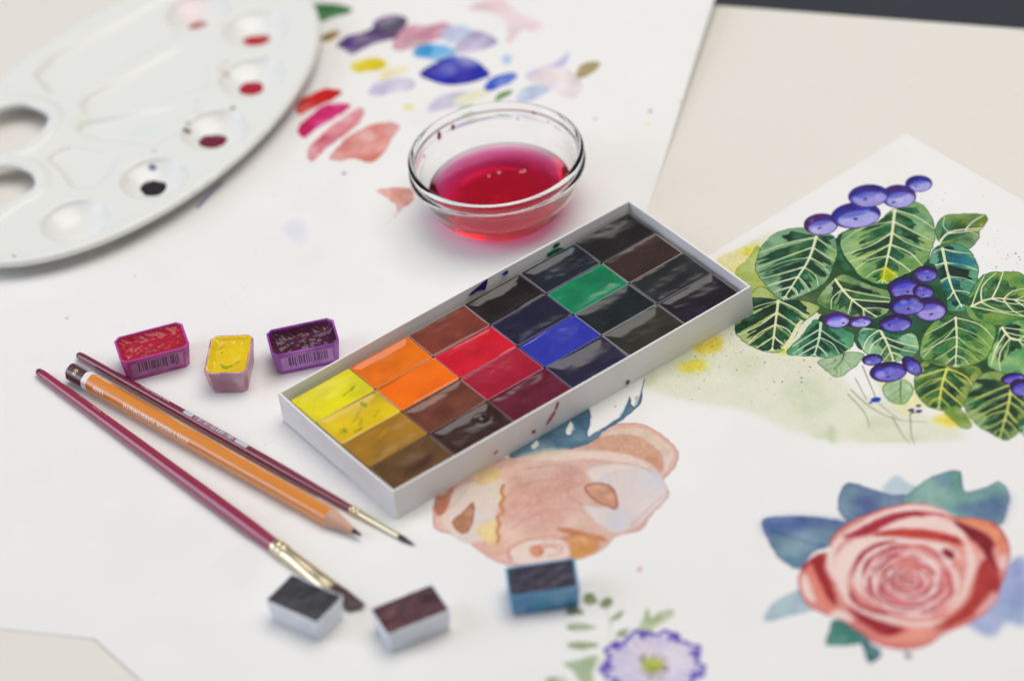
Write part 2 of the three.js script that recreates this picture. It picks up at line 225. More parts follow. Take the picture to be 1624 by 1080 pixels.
  wash(c, [71.6,359.4,66.9,368.7,57.2,367.9,49.6,362.5,46.2,354.1,48.2,347.0,53.7,348.2,61.4,354.3], [230, 216, 218], { a: 0.8, seed: 22, cols: [[226, 206, 212], [232, 226, 216]], edge: [224, 204, 210], ea: 0.4 });
  wash(c, [50.9,363.2,50.4,370.3,45.9,373.8,41.7,371.7,44.0,365.7,48.3,361.2], [184, 172, 136], { seed: 23, cols: [[168, 154, 112]] });
  wash(c, [112.3,410.5,108.0,417.4,100.3,421.8,92.9,414.1,84.8,407.5,75.4,402.0,76.5,395.5,83.3,396.7,85.5,388.3,87.5,385.4,91.0,399.6,97.8,407.2,106.1,410.1], [234, 208, 212], { a: 0.85, seed: 24, cols: [[232, 196, 204], [236, 218, 220]], edge: [230, 196, 204], ea: 0.35 });
  wash(c, [122.4,333.9,120.5,336.5,117.4,334.8,118.7,331.9], [228, 214, 130], { seed: 25 });
  // red strokes
  wash(c, [169.9,327.6,169.8,334.6,165.5,340.3,160.8,344.3,154.7,344.0,152.7,341.6,155.7,336.1,161.5,330.2,166.7,324.2], [204, 24, 26], { cols: [[214, 60, 50], [188, 8, 16]], n: 10, seed: 26, rag: 0.5 });
  wash(c, [163.0,310.3,164.9,316.1,161.9,324.1,157.8,332.4,147.6,334.3,146.2,330.9,150.8,322.7,156.9,314.4,159.8,307.8], [198, 22, 104], { cols: [[214, 70, 130], [182, 8, 84]], n: 10, seed: 27, rag: 0.6 });
  wash(c, [155.2,295.9,155.6,302.6,151.5,314.1,146.6,324.9,141.6,331.9,139.1,329.9,139.0,320.5,143.9,309.8,149.3,299.1,151.5,292.1], [208, 112, 124], { cols: [[196, 88, 104], [222, 150, 152]], n: 14, seed: 28, rag: 0.8, edge: [196, 84, 96] });
  wash(c, [144.3,294.6,143.3,303.9,139.4,312.8,133.0,320.3,125.2,322.8,120.2,320.7,121.3,312.1,122.2,300.3,125.8,294.1,133.6,295.7,139.3,293.8], [208, 128, 120], { cols: [[198, 106, 98], [222, 158, 146]], n: 16, seed: 29, rag: 0.9, edge: [192, 98, 90] });
  wash(c, [117.7,274.4,113.8,277.2,103.7,277.8,100.5,269.8,104.0,263.7,105.5,258.0,106.2,264.3,111.9,270.1], [220, 164, 152], { a: 0.85, cols: [[206, 132, 118], [226, 184, 172]], n: 10, seed: 30, rag: 0.9 });
  stroke(c, [105.4,259.6,106.8,255.4,109.1,248.8], [226, 200, 188], 0.6, 0.2, 0.6);
  // pale greys, stray marks
  wash(c, [151.1,244.9,147.5,250.1,141.4,245.2,143.3,239.4,147.7,240.5], [218, 219, 226], { a: 0.7, blur: 1, seed: 31 });
  stroke(c, [186.6,272.9,190.0,263.7,192.2,254.6], [162, 166, 196], 1.6, 2.4, 0.8);
  wash(c, [150.7,246.2,145.8,253.2,138.1,241.2,141.7,234.4], [222, 222, 228], { a: 0.7, blur: 1, seed: 32 });
  spatter(c, ...[167.9,275.0], 60, 60, 26, [150, 150, 150], 5, 0.15, 0.6);
  spatter(c, ...[55.2,364.7], 60, 50, 22, [170, 160, 150], 6, 0.2, 0.7);
  for (const [q, k, r] of [[[12.6,340.2], [150, 152, 154], 0.9], [[12.0,332.0], [226, 220, 150], 0.9], [[35.3,333.2], [150, 152, 160], 0.7], [[135.4,285.1], [128, 132, 140], 0.9], [[224.1,177.0], [196, 150, 160], 0.6], [[118.4,112.2], [150, 150, 150], 0.3]]) { c.beginPath(); c.arc(...q, r, 0, 7); c.fillStyle = rgb(...k, 0.9); c.fill(); }
  { const R = rngOf(61); mottle(c, [pairs([164.5,402.9])[0], pairs([26.5,312.4])[0]], R, [[234, 233, 230]], 46, 3, 11, 0.3); mottle(c, [pairs([173.9,343.3])[0], pairs([111.2,294.4])[0]], R, [[234, 233, 230]], 16, 3, 9, 0.32); }
  granulate(cv, 5);
  sheet('paper_sheet', 'white paper sheet with loose red, blue, violet and yellow brush swatches', 'paper', [-24.05, 187.9], [-0.9484, -0.3170], [0.3170, -0.9484], W1, L1, 0.4, (u, v) => 5.5 * smooth(95, 0, u) * smooth(280, 432, v), cv);
}

// sheet 2: berries, two roses and a small flower
{
  const W2 = 420, L2 = 297, [cv, c] = sheetCanvas(W2, L2, 4.87, 12);
  // pale green and yellow ground wash under the berries
  wash(c, [236.5,39.5,256.5,35.7,274.6,37.9,297.5,27.7,303.1,10.3,324.4,6.0,337.5,10.9,333.9,37.1,292.1,95.1,295.2,119.8,300.5,151.7,289.8,145.6,265.0,119.9,256.7,100.8,252.4,80.5,243.1,65.4,236.6,50.6], [218, 220, 198], { a: 0.85, blur: 1.6, seed: 40, cols: [[204, 212, 178], [226, 226, 206], [196, 206, 170]], n: 30, r: [4, 12], ma: 0.55 });
  wash(c, [270.1,82.9,283.7,86.3,278.5,102.4,265.4,102.0], [204, 212, 182], { a: 0.6, blur: 2, seed: 39 });
  wash(c, [306.4,4.8,318.1,5.3,329.4,10.1,327.2,18.1,309.9,29.2,294.8,30.7,299.4,18.1], [222, 216, 158], { a: 0.85, blur: 0.5, seed: 41, cols: [[226, 210, 110], [214, 214, 160]], n: 8 });
  for (const [q, s] of [[[263.7,38.8,275.8,40.3,271.4,46.9,264.6,45.3], 42], [[252.2,42.3,260.8,45.8,258.6,51.8,252.2,47.8], 43], [[318.1,8.3,322.5,8.8,319.6,11.2,316.8,10.5], 44], [[298.7,136.7,306.2,139.3,307.8,147.8,300.3,145.2], 45], [[285.8,64.3,289.6,65.0,287.8,67.6,285.1,66.9], 46]]) wash(c, q, [222, 204, 62], { a: 0.8, blur: 1.3, seed: s, cols: [[226, 214, 110], [214, 194, 40]], n: 5, r: [1, 3], ma: 0.4 });
  wash(c, [305.0,97.7,310.5,100.7,308.9,112.7,303.5,128.5,293.4,128.5,297.0,111.0], [226, 222, 168], { a: 0.8, blur: 1, seed: 47 });
  wash(c, [267.0,111.6,269.9,112.0,265.9,118.3,261.8,119.1], [186, 204, 168], { a: 0.6, blur: 0.8, seed: 48 });
  // thin roots and stems
  for (const s of [[286.5,102.7,283.3,115.4,278.3,123.3], [289.1,101.7,287.2,114.2,288.8,126.3,296.1,136.6], [289.2,124.2,284.4,134.9,282.7,140.9], [295.3,127.9,286.7,137.3,283.6,142.4], [302.1,94.7,294.5,108.4,291.0,115.5,289.6,128.8], [295.0,98.1,289.0,110.7]]) stroke(c, s, [130, 136, 108], 0.5, 0.25, 0.8);
  // dark foliage between the leaves
  wash(c, [308.9,41.0,319.0,39.1,331.9,41.5,352.4,28.9,368.1,33.9,377.7,38.3,364.8,65.2,379.8,64.0,372.6,84.8,357.9,102.6,365.6,121.6,323.9,161.6,312.9,150.0,317.2,139.3,312.0,118.3,315.7,101.2,308.5,88.3,310.4,79.6,312.5,60.1], [66, 100, 62], { seed: 50, cols: [[40, 84, 56], [90, 120, 70], [30, 74, 52], [112, 128, 84]], n: 46, r: [5, 14], ma: 0.7 });
  wash(c, [348.3,33.2,343.1,42.1,340.0,55.8,344.1,67.2,341.4,70.0,337.5,60.2,337.7,47.7,342.0,38.0], [30, 92, 54], { seed: 51, cols: [[20, 72, 48]] });
  wash(c, [307.5,15.6,316.2,13.4,324.9,11.2,307.0,37.7,302.0,32.3,303.9,23.1], [168, 182, 100], { seed: 52, cols: [[150, 168, 84], [196, 196, 120]], edge: [120, 140, 70] });
  const S = [[122, 160, 122], [136, 172, 134], [108, 152, 108], [150, 182, 140]], T = [[84, 150, 112], [70, 140, 104], [110, 170, 130]], Y = [[118, 156, 82], [144, 176, 88], [90, 142, 82], [106, 154, 100]], D = [[14, 68, 46], [10, 62, 50], [22, 80, 50]], K = [[34, 60, 44], [26, 52, 44], [48, 84, 46]];
  leaf(c, [287.1,38.7,294.8,33.0,303.2,30.2,308.5,30.8,308.2,41.7,313.4,48.6,315.0,57.1,303.7,58.9,294.9,63.3,286.1,65.3,281.8,61.3,280.1,52.5,281.6,43.8], [307.3,41.3,296.4,51.2,283.7,62.8], { light: [[164, 180, 108], [180, 190, 120], [140, 170, 100]], dark: D, seed: 60, n: 4, cover: [0.7, 0.95] });
  leaf(c, [287.4,67.5,298.5,64.4,308.3,61.1,310.3,65.9,312.6,73.8,312.6,79.3,306.5,83.6,297.5,82.7,292.3,76.1,288.4,71.7], [310.1,63.0,301.8,70.6,293.4,76.7], { light: T, dark: [[14, 84, 66], [10, 66, 58]], seed: 61, n: 4, cover: [0.6, 0.95], vein: [206, 220, 190] });
  stroke(c, [287.2,71.2,291.1,77.5,296.5,83.7,305.9,84.2], [224, 222, 196], 1.6, 0.8);
  stroke(c, [287.8,65.3,294.4,62.7,301.1,59.0,304.9,57.6], [222, 220, 180], 2.4, 1.2);
  leaf(c, [317.6,53.0,326.0,49.4,335.5,48.2,337.7,54.7,339.3,63.5,341.4,70.0,337.8,75.8,332.8,78.8,325.8,77.4,321.1,71.9,318.5,64.2,316.3,57.8], [332.1,47.4,328.1,59.4,326.7,69.6,326.8,79.0], { light: [[140, 164, 104], [118, 150, 96], [120, 160, 120]], dark: [[40, 82, 50], [26, 52, 46], [70, 110, 60]], seed: 62, n: 4, cover: [0.6, 0.95] });
  leaf(c, [314.5,20.1,324.4,12.1,336.8,9.3,345.7,14.4,347.7,20.3,350.4,27.3,346.6,34.2,340.6,39.4,328.7,46.6,318.4,46.9,308.5,43.2,309.1,33.7,312.5,23.7], [346.0,22.6,333.9,31.1,322.0,36.7,308.6,42.7], { light: S, dark: D, seed: 63, n: 6, cover: [0.45, 0.8], ang: 0.95 });
  leaf(c, [351.4,31.3,356.2,29.4,367.8,34.2,379.5,32.9,389.0,35.6,388.5,44.0,381.9,54.6,372.9,62.3,362.1,68.0,351.7,68.2,342.9,65.0,340.0,55.8,343.7,43.3,347.3,35.6], [380.5,33.0,365.7,46.0,353.3,55.8,342.9,64.0], { light: [[122, 162, 100], [148, 182, 98], [106, 154, 114], [158, 188, 94]], dark: [[34, 88, 52], [46, 96, 62], [26, 74, 48]], seed: 64, n: 6, cover: [0.3, 0.7], ang: 1.0 });
  wash(c, [343.9,61.4,351.0,56.7,351.6,59.6,350.9,64.6,345.9,65.4], [206, 206, 40], { a: 0.75, blur: 0.5 });
  leaf(c, [382.1,54.8,389.2,51.2,394.1,53.3,402.5,62.9,396.9,67.7,393.5,68.5,388.9,72.2,380.6,73.5,377.6,67.9,377.2,61.8], [376.7,62.3,385.3,60.6,396.2,68.8], { light: [[118, 152, 104], [146, 160, 80], [90, 132, 112]], dark: [[74, 116, 70], [40, 90, 92], [120, 130, 40]], seed: 65, n: 3, cover: [0.4, 0.9] });
  leaf(c, [364.4,69.1,373.7,63.2,380.4,66.9,381.8,73.2,378.0,82.1,371.5,89.3,362.5,96.4,353.8,99.9,348.9,94.7,352.6,86.0,357.7,77.5], [375.5,65.2,361.3,84.1,353.9,97.8], { light: [[86, 152, 122], [104, 164, 132], [60, 130, 112]], dark: [[26, 78, 62], [22, 60, 52], [30, 110, 120]], seed: 66, n: 4, cover: [0.35, 0.75], ang: 1.1 });
  wash(c, [371.5,72.3,376.1,72.9,378.7,77.1,377.3,82.7,371.8,78.9], [28, 120, 150], { a: 0.65, blur: 0.7 });
  leaf(c, [353.3,100.5,364.4,92.9,374.5,89.7,380.8,93.6,385.2,101.0,377.2,112.0,366.4,122.4,356.9,116.8,351.8,110.3], [356.4,99.9,366.3,102.7,374.8,114.4], { light: Y, dark: [[52, 92, 56], [34, 66, 46], [80, 120, 70]], seed: 67, n: 5, cover: [0.3, 0.75] });
  leaf(c, [313.7,80.4,319.7,78.5,324.4,85.7,329.3,94.2,326.2,101.7,320.2,105.1,311.9,101.7,308.3,95.3,308.9,87.9], [322.3,83.5,317.8,92.7,312.2,101.8], { light: [[150, 192, 156], [132, 180, 142], [166, 204, 166]], dark: [[70, 128, 92], [54, 108, 80]], seed: 68, n: 4, cover: [0.3, 0.7] });
  leaf(c, [336.6,128.4,349.5,120.8,357.1,116.7,365.0,123.7,343.3,144.6,336.4,136.7], [356.0,117.4,353.4,125.5,357.6,130.9], { light: [[128, 172, 90], [108, 164, 108]], dark: K, seed: 69, n: 4, cover: [0.4, 0.8] });
  leaf(c, [323.2,105.1,331.3,98.9,339.0,96.2,346.4,97.3,350.9,106.1,354.4,115.3,346.0,122.5,337.1,126.3,327.1,123.0,322.1,116.4,320.7,109.6], [348.1,99.9,338.9,109.7,326.2,121.5], { light: Y, dark: [[62, 112, 62], [42, 82, 56], [90, 140, 70]], seed: 70, n: 5, cover: [0.35, 0.8], veinW: 0.6 });
  leaf(c, [308.3,117.1,317.1,110.7,323.3,111.9,325.8,121.0,332.1,126.3,329.3,133.9,319.7,136.8,310.3,139.7,303.4,133.5,303.4,125.3], [324.0,119.5,315.7,124.8,304.4,134.1], { light: [[140, 156, 70], [120, 146, 70]], dark: [[48, 94, 54], [36, 76, 50], [92, 120, 50]], vein: [212, 212, 110], seed: 71, n: 4, cover: [0.5, 0.9] });
  leaf(c, [312.7,139.7,322.3,134.3,331.3,132.0,336.4,136.7,335.6,145.6,331.5,154.3,321.4,164.0,310.0,165.5,308.3,160.8,307.8,151.8,309.9,144.9], [334.6,143.6,322.8,152.8,307.6,163.1], { light: [[136, 160, 92], [164, 176, 110], [110, 150, 84]], dark: K, vein: [206, 208, 120], seed: 72, n: 6, cover: [0.6, 0.92] });
  leaf(c, [319.1,161.5,324.7,162.4,316.8,171.6,315.7,167.9], [324.7,162.4,316.3,167.3], { light: [[110, 140, 90]], dark: K, seed: 75, n: 2 });
  const pl = { pale: true, vein: [92, 120, 84], veinW: 0.4, n: 3 };
  leaf(c, [291.7,80.5,297.8,82.4,304.6,85.6,306.8,90.5,300.3,92.9,291.0,92.9,290.4,86.8], [302.6,84.2,298.3,87.0,293.2,88.1], { light: [[176, 196, 160], [160, 186, 146]], seed: 73, ...pl });
  leaf(c, [297.3,110.8,303.1,109.0,307.4,113.0,306.1,118.6,300.6,121.9,296.4,121.9,294.9,117.5], [306.0,112.1,300.8,117.0,297.0,121.2], { light: [[172, 198, 150], [156, 188, 140]], seed: 74, ...pl });
  wash(c, [305.6,136.1,310.3,139.7,306.6,149.8,302.6,148.9,303.5,141.5], [140, 164, 84], { a: 0.9, seed: 76, cols: [[120, 150, 70]] });
  // deep green beds round the berry clusters
  wash(c, [344.8,66.5,356.0,67.2,365.3,69.9,360.8,77.9,352.4,91.3,346.2,95.7,334.6,95.6,324.8,92.0,321.6,83.4,309.4,65.0,314.2,61.8,323.1,76.7,334.1,77.4], [24, 78, 50], { seed: 77, cols: [[16, 60, 44], [36, 96, 60]], n: 12, r: [4, 9], ma: 0.7 });
  const bz = (q, rx, ry, rot, s, o) => berry(c, q, rx * 1.07, ry * 1.17, rot, s, o), P = { body: [58, 32, 84], pale: [128, 124, 206], blue: [66, 62, 190], px: 0.05, py: 0.26 };
  // top berries (radii along the sheet's own axes; the clusters lie at about 35 degrees to its long side)
  const A0 = 0.55;
  bz([352.5,18.4], 6.6, 6.2, A0, 1, { body: [86, 40, 104] }); bz([398.9,28.3], 5.2, 4.9, A0, 2);
  bz([387.2,28.3], 6.7, 6.8, A0, 3, { body: [74, 46, 128] }); bz([366.4,24.5], 9.6, 7.4, A0, 4); bz([379.0,18.9], 7.8, 6.6, A0, 5, { pale: [166, 160, 214] });
  // middle cluster
  bz([358.9,72.5], 4.5, 4.6, A0, 6, P); bz([347.0,72.5], 6.4, 5.8, A0, 7, P); bz([350.4,79.7], 3.9, 4.4, A0, 8, P); bz([344.3,89.3], 6.2, 6.6, A0, 9, { ...P, pale: [170, 164, 222] }); bz([340.0,80.9], 6.8, 5.6, A0, 10, { ...P, blue: [54, 84, 206] }); bz([329.0,85.7], 6.2, 4.8, A0, 11, P);
  // left pair and lower clusters
  bz([320.0,75.1], 4.4, 3.1, A0, 12, { ...P, body: [92, 40, 112], pale: [178, 178, 236] }); bz([314.4,67.5], 5, 4.4, A0, 13, { ...P, body: [92, 40, 112], pale: [178, 178, 236] });
  bz([315.3,108.7], 3, 5.4, A0 - 0.2, 14, P); bz([307.3,95.0], 3.8, 3, A0, 15, P); bz([306.4,104.7], 6.8, 5.2, A0, 16, P);
  bz([336.7,142.2], 4.4, 3, A0, 17, P); bz([335.0,148.1], 4, 4.6, A0, 18, P);
  for (const [q, r, k] of [[[291.6,113.0], 1.7, [36, 76, 178]], [[288.9,112.8], 0.6, [36, 60, 170]], [[296.7,127.1], 1, [74, 54, 160]], [[300.4,127.3], 0.9, [74, 54, 160]], [[298.2,129.7], 1.1, [74, 54, 160]], [[296.1,128.5], 0.6, [74, 54, 160]]]) { c.beginPath(); c.ellipse(q[0], q[1], r * 1.2, r * 0.9, 0.5, 0, 7); c.fillStyle = rgb(...k, 0.95); c.fill(); }
  // fine spatter
  spatter(c, ...[274.5,54.6], 26, 14, 120, [52, 62, 62], 21, 0.1, 0.42); spatter(c, ...[282.9,80.0], 26, 12, 60, [60, 62, 96], 22, 0.1, 0.55); spatter(c, ...[378.8,84.9], 24, 24, 90, [74, 70, 130], 23, 0.1, 0.5); spatter(c, ...[392.5,39.2], 14, 14, 16, [90, 96, 120], 24, 0.1, 0.5); spatter(c, ...[269.9,43.1], 7, 6, 40, [60, 66, 50], 25, 0.1, 0.4);

  // rose 1, peach, partly under the paint box
  const peach = [220, 186, 172];
  wash(c, [134.4,35.9,130.8,39.7,126.0,47.2,130.1,57.3,130.1,69.6,131.8,79.1,136.6,85.9,145.0,94.1,153.2,98.1,161.5,100.3,170.9,98.8,179.8,102.5,188.5,99.1,199.5,96.0,203.2,88.2,211.0,86.0,218.4,79.8,220.5,65.8,217.6,55.9,209.2,49.8,200.0,51.3,189.2,47.4,174.5,38.4,164.3,33.6,149.0,33.2], peach, { seed: 80, cols: [[212, 172, 158], [224, 196, 184], [208, 164, 150], [220, 184, 156]], n: 60, r: [4, 12], ma: 0.6, edge: [196, 140, 136], ew: 0.6, ea: 0.85 });
  wash(c, [200.0,53.4,208.2,52.5,216.1,57.5,219.0,66.8,217.6,78.5,210.7,84.2,204.5,86.0,211.9,77.7,213.2,66.0,208.5,58.5], [224, 202, 188], { a: 0.9, seed: 81, cols: [[226, 206, 186], [216, 190, 180]], n: 8, edge: [206, 160, 148], ea: 0.5 });
  wash(c, [198.0,50.2,209.7,57.1,214.0,65.8,212.6,76.9,206.8,84.2,206.6,79.0,204.5,68.5,199.5,59.6], [206, 164, 142], { seed: 82, blur: 0.5, cols: [[196, 146, 118], [212, 176, 152]], edge: [190, 136, 120], ea: 0.5 });
  wash(c, [176.1,42.2,189.1,49.4,199.2,59.9,204.5,68.5,206.2,79.5,202.4,74.6,198.0,66.9,191.3,58.0,182.0,50.3], [224, 206, 194], { a: 0.95, seed: 83, blur: 0.5, edge: [206, 168, 154], ea: 0.4 });
  wash(c, [186.2,64.0,192.4,64.2,200.8,72.9,205.1,82.5,202.6,91.1,197.9,96.4,189.2,98.3,180.5,100.3,172.2,97.7,170.9,90.9,171.4,83.0,173.8,76.5,177.7,83.0,182.3,85.3,186.3,79.3,184.5,71.4], [218, 209, 207], { a: 0.85, seed: 84, blur: 0.5, cols: [[212, 211, 217], [224, 214, 212], [202, 204, 216]], n: 14, r: [4, 10], edge: [200, 170, 170], ea: 0.5 });
  wash(c, [185.4,64.2,191.9,64.7,202.5,72.7,205.7,80.0,198.9,75.0,191.6,70.6,185.5,70.4], [222, 208, 200], { seed: 85, blur: 0.5, edge: [200, 160, 150], ea: 0.5 });
  wash(c, [180.8,69.6,184.8,71.2,187.6,75.6,185.8,81.3,181.3,87.2,179.2,83.1,178.6,76.5], [200, 152, 126], { seed: 86, cols: [[190, 134, 104], [208, 160, 140]], n: 6, edge: [150, 92, 86], ew: 0.7, ea: 0.8 });
  wash(c, [136.1,37.7,143.1,34.7,151.6,35.8,161.4,40.9,158.6,48.2,147.9,57.3,138.5,65.0,130.1,62.3,128.5,54.8,129.5,45.9], [222, 208, 198], { a: 0.95, seed: 87, blur: 0.5, cols: [[214, 208, 204], [226, 204, 180], [226, 212, 170]], n: 12, edge: [206, 160, 146], ea: 0.5 });
  wash(c, [156.2,33.9,164.4,37.3,160.6,42.6,153.0,39.8], [222, 196, 140], { a: 0.8, blur: 0.6, seed: 88 });
  wash(c, [137.3,57.9,144.2,60.0,138.1,68.5,134.8,65.1], [230, 208, 150], { a: 0.85, blur: 0.6, seed: 89 });
  wash(c, [136.7,33.2,141.0,33.5,146.2,32.8,138.1,39.7,132.2,42.6,131.8,39.2], [196, 140, 118], { seed: 90, cols: [[186, 122, 98]] });
  wash(c, [133.0,48.5,139.4,47.0,145.0,45.8,138.6,53.3,132.4,56.8,131.4,52.7], [192, 144, 116], { seed: 91, cols: [[180, 128, 96]], edge: [150, 96, 86], ea: 0.8, ew: 0.6 });
  { const R = rngOf(92), J = []; for (let i = 0; i <= 22; i++) J.push([lerp(798, 790, i / 22), lerp(768, 862, i / 22)]); }
  stroke(c, [160.0,46.1,156.6,48.7,155.0,52.1,151.8,53.8,149.9,57.9,146.6,58.5,144.5,62.3,141.6,64.3,139.9,67.4,137.2,69.6], [192, 134, 84], 1.5, 1.2, 0.85);
  wash(c, [157.8,78.9,161.1,82.3,165.1,90.4,167.6,95.8,166.9,98.1,162.9,93.0,159.7,85.8], [204, 148, 116], { seed: 93, blur: 0.5, cols: [[196, 132, 90]], edge: [186, 124, 110], ea: 0.5 });
  wash(c, [157.2,85.2,161.7,88.9,164.0,97.1,158.8,99.5,153.0,97.4,151.8,93.3,155.9,90.2], [210, 160, 112], { seed: 94, blur: 0.5, cols: [[200, 142, 84], [220, 180, 140]], edge: [196, 130, 110], ea: 0.5 });
  wash(c, [136.1,77.2,144.6,76.2,154.7,82.6,155.4,87.2,152.6,94.1,145.9,93.0,138.4,87.3,135.0,82.3], [228, 208, 198], { seed: 95, blur: 0.5, edge: [206, 140, 130], ea: 0.6 });
  for (const q of [[135.5,80.5,138.0,75.3,145.1,75.7,155.1,82.1], [142.7,84.0,144.9,80.4,150.4,84.1,153.2,88.0,150.3,90.7,145.8,88.1], [146.4,85.8,148.5,84.1,151.1,86.8,150.5,89.0], [164.5,89.3,158.8,86.9,150.0,80.8]]) stroke(c, q, [198, 124, 110], 0.8, 0.5, 0.8);
  wash(c, [144.6,81.0,148.0,82.5,145.2,86.5,142.4,85.6], [206, 146, 116], { seed: 96 });
  for (const q of [[155.2,52.3,164.8,52.0,175.5,58.0,179.9,67.6], [145.7,67.5,157.9,67.7,167.9,74.4,172.1,82.2], [170.5,45.1,180.6,52.0,186.5,61.7], [173.8,76.5,172.8,70.4,175.4,65.5,181.7,68.5], [161.3,63.6,164.9,62.3,166.8,65.3], [132.8,41.8,139.5,41.1,147.8,38.5], [178.3,98.5,189.9,96.1,198.2,94.6], [199.0,69.5,203.2,77.4,203.7,86.2]]) stroke(c, q, [186, 130, 118], 0.9, 0.3, 0.4);
  for (const [q, r] of [[[163.0,57.8], 9], [[166.3,68.8], 12], [[156.3,73.4], 10], [[178.8,61.5], 9], [[153.2,60.3], 8]]) { const g = c.createRadialGradient(...q, 0, ...q, r); g.addColorStop(0, rgb(196, 140, 130, 0.4)); g.addColorStop(0.7, rgb(200, 146, 132, 0.25)); g.addColorStop(1, rgb(200, 150, 136, 0)); c.fillStyle = g; c.fillRect(q[0] - r, q[1] - r, 2 * r, 2 * r); }
  // slate-blue sepals of rose 1
  wash(c, [171.6,35.4,182.7,34.3,195.2,34.7,203.3,34.6,211.2,34.8,207.4,41.5,200.0,48.2,204.0,49.2,213.3,49.3,219.0,48.3,226.5,42.7,224.5,46.0,223.9,48.6,226.4,48.0,231.9,44.0,226.9,48.5,220.7,50.1,212.8,50.9,205.8,50.5,199.7,52.0,190.9,49.2,184.2,43.8,177.5,40.5], [98, 130, 150], { seed: 97, cols: [[82, 114, 140], [122, 150, 160], [74, 104, 132]], n: 20, r: [3, 8], edge: [66, 92, 128], ew: 0.45, ea: 0.7 });
  wash(c, [197.3,39.0,201.4,36.9,199.9,39.6,196.6,42.5,195.1,42.0], [233, 232, 229], { seed: 98 }); wash(c, [181.1,36.9,185.2,35.9,183.5,38.3,180.9,38.8], [230, 228, 220], { seed: 98 });
  wash(c, [173.7,37.5,184.9,43.0,190.0,48.3,189.9,50.3,177.8,43.9], [214, 206, 186], { a: 0.7, blur: 0.7, seed: 99 });
  stroke(c, [226.4,48.0,232.4,43.4,238.1,38.5], [110, 126, 140], 0.7, 0.35, 0.9);
  for (const [q, r] of [[[219.0,43.0], 0.5], [[165.2,118.5], 0.9], [[166.4,117.9], 0.5]]) { c.beginPath(); c.arc(...q, r, 0, 7); c.fillStyle = rgb(206, 130, 140, 0.7); c.fill(); }

  // rose 2, red, with blue-green leaves
  const LF = { cols: [[92, 108, 148], [116, 148, 150], [104, 126, 152], [140, 164, 164], [84, 100, 142]], n: 26, r: [4, 12], ma: 0.5, edge: [84, 94, 136], ew: 0.6, ea: 0.6 };
  wash(c, [214.7,131.9,222.3,136.4,229.2,143.8,235.3,153.1,236.5,157.5,226.4,160.1,216.1,157.6,207.2,160.3,205.3,154.5,206.9,146.5], [112, 146, 168], { ...LF, seed: 100 });
  wash(c, [214.6,132.6,222.0,136.6,228.9,144.0,236.3,154.4,229.6,151.2,220.3,144.1,211.1,140.4], [74, 88, 154], { a: 0.55, blur: 1.8, seed: 101 });
  stroke(c, [213.2,136.9,216.1,146.3,219.7,154.9,222.2,159.0], [60, 100, 120], 1, 0.4, 0.6);
  wash(c, [256.8,152.1,262.5,149.7,267.2,149.4,266.9,154.2,266.9,160.8,257.7,164.6,253.4,160.2], [190, 204, 210], { seed: 102, blur: 0.7 });
  wash(c, [238.5,148.1,245.1,141.7,251.4,139.8,254.8,147.5,257.8,155.6,261.7,160.5,258.0,166.5,245.3,161.7,237.3,156.7], [126, 154, 178], { ...LF, seed: 103 });
  wash(c, [246.5,148.2,251.2,151.3,249.3,157.6,243.4,158.1], [82, 92, 150], { a: 0.5, blur: 1.8 });
  wash(c, [258.2,161.9,264.4,160.0,275.6,159.8,284.3,163.8,282.1,168.2,278.2,174.2,284.0,177.7,290.6,179.5,288.5,186.5,281.3,192.2,273.8,195.8,269.2,187.9,263.6,177.3], [122, 164, 158], { ...LF, seed: 104, cols: [[110, 160, 144], [132, 172, 162], [110, 136, 174], [146, 180, 166]] });
  wash(c, [268.7,177.6,276.9,180.4,285.4,185.0,288.5,186.5,281.3,192.2,274.0,195.3,269.1,187.0], [84, 98, 152], { a: 0.55, blur: 1.8, seed: 105 });
  wash(c, [179.9,169.9,187.9,166.4,195.5,167.2,201.1,169.0,198.8,179.1,195.4,179.5,188.2,176.0,181.1,172.6], [170, 190, 194], { seed: 106, cols: [[146, 166, 190], [186, 204, 204]], n: 8 });
  wash(c, [187.1,194.7,192.6,191.1,197.3,188.3,201.8,194.5,199.6,204.3,194.6,203.0,188.4,197.7], [84, 140, 128], { seed: 107, cols: [[70, 124, 116], [104, 154, 138]], edge: [56, 84, 110] });
  wash(c, [197.3,203.5,197.5,211.8,191.5,213.2,193.0,209.5], [84, 134, 130], { seed: 108, edge: [64, 80, 130], ew: 0.8 });
  wash(c, [203.8,217.5,204.4,219.6,203.8,221.2,202.0,220.9], [120, 130, 150], { seed: 109, blur: 0.4 });
  wash(c, [252.8,209.4,259.1,212.7,267.6,215.0,244.4,237.8,239.5,232.8,230.6,234.2,229.1,225.2,232.1,219.2], [164, 174, 208], { seed: 110, blur: 1.2, cols: [[136, 150, 194], [120, 154, 176], [186, 192, 220]], n: 16, r: [5, 12] });
  // petals
  const red = [[162, 50, 58], [186, 78, 76], [142, 30, 48]];
  wash(c, [201.1,165.9,208.1,160.5,216.4,159.5,220.8,161.6,226.4,156.9,236.2,155.6,248.5,158.4,259.9,164.6,264.8,172.8,265.5,180.8,270.0,187.1,273.2,193.7,270.8,202.4,265.2,209.4,257.8,214.5,250.0,218.9,243.3,222.9,232.5,224.1,220.6,221.1,212.4,221.0,204.3,216.5,199.9,208.3,199.7,199.9,199.4,190.5,196.9,183.3,196.4,175.1], [214, 130, 122], { seed: 111, cols: [[222, 150, 138], [204, 108, 104], [228, 170, 158]], n: 50, r: [4, 12], ma: 0.6, edge: [176, 70, 84], ew: 0.7, ea: 0.7 });
  const cres = (q, col, s, o = {}) => wash(c, q, col, { a: 0.92, seed: s, blur: 0.55, cols: o.cols ?? red, n: 6, r: [2, 6], ma: 0.3, ...o });
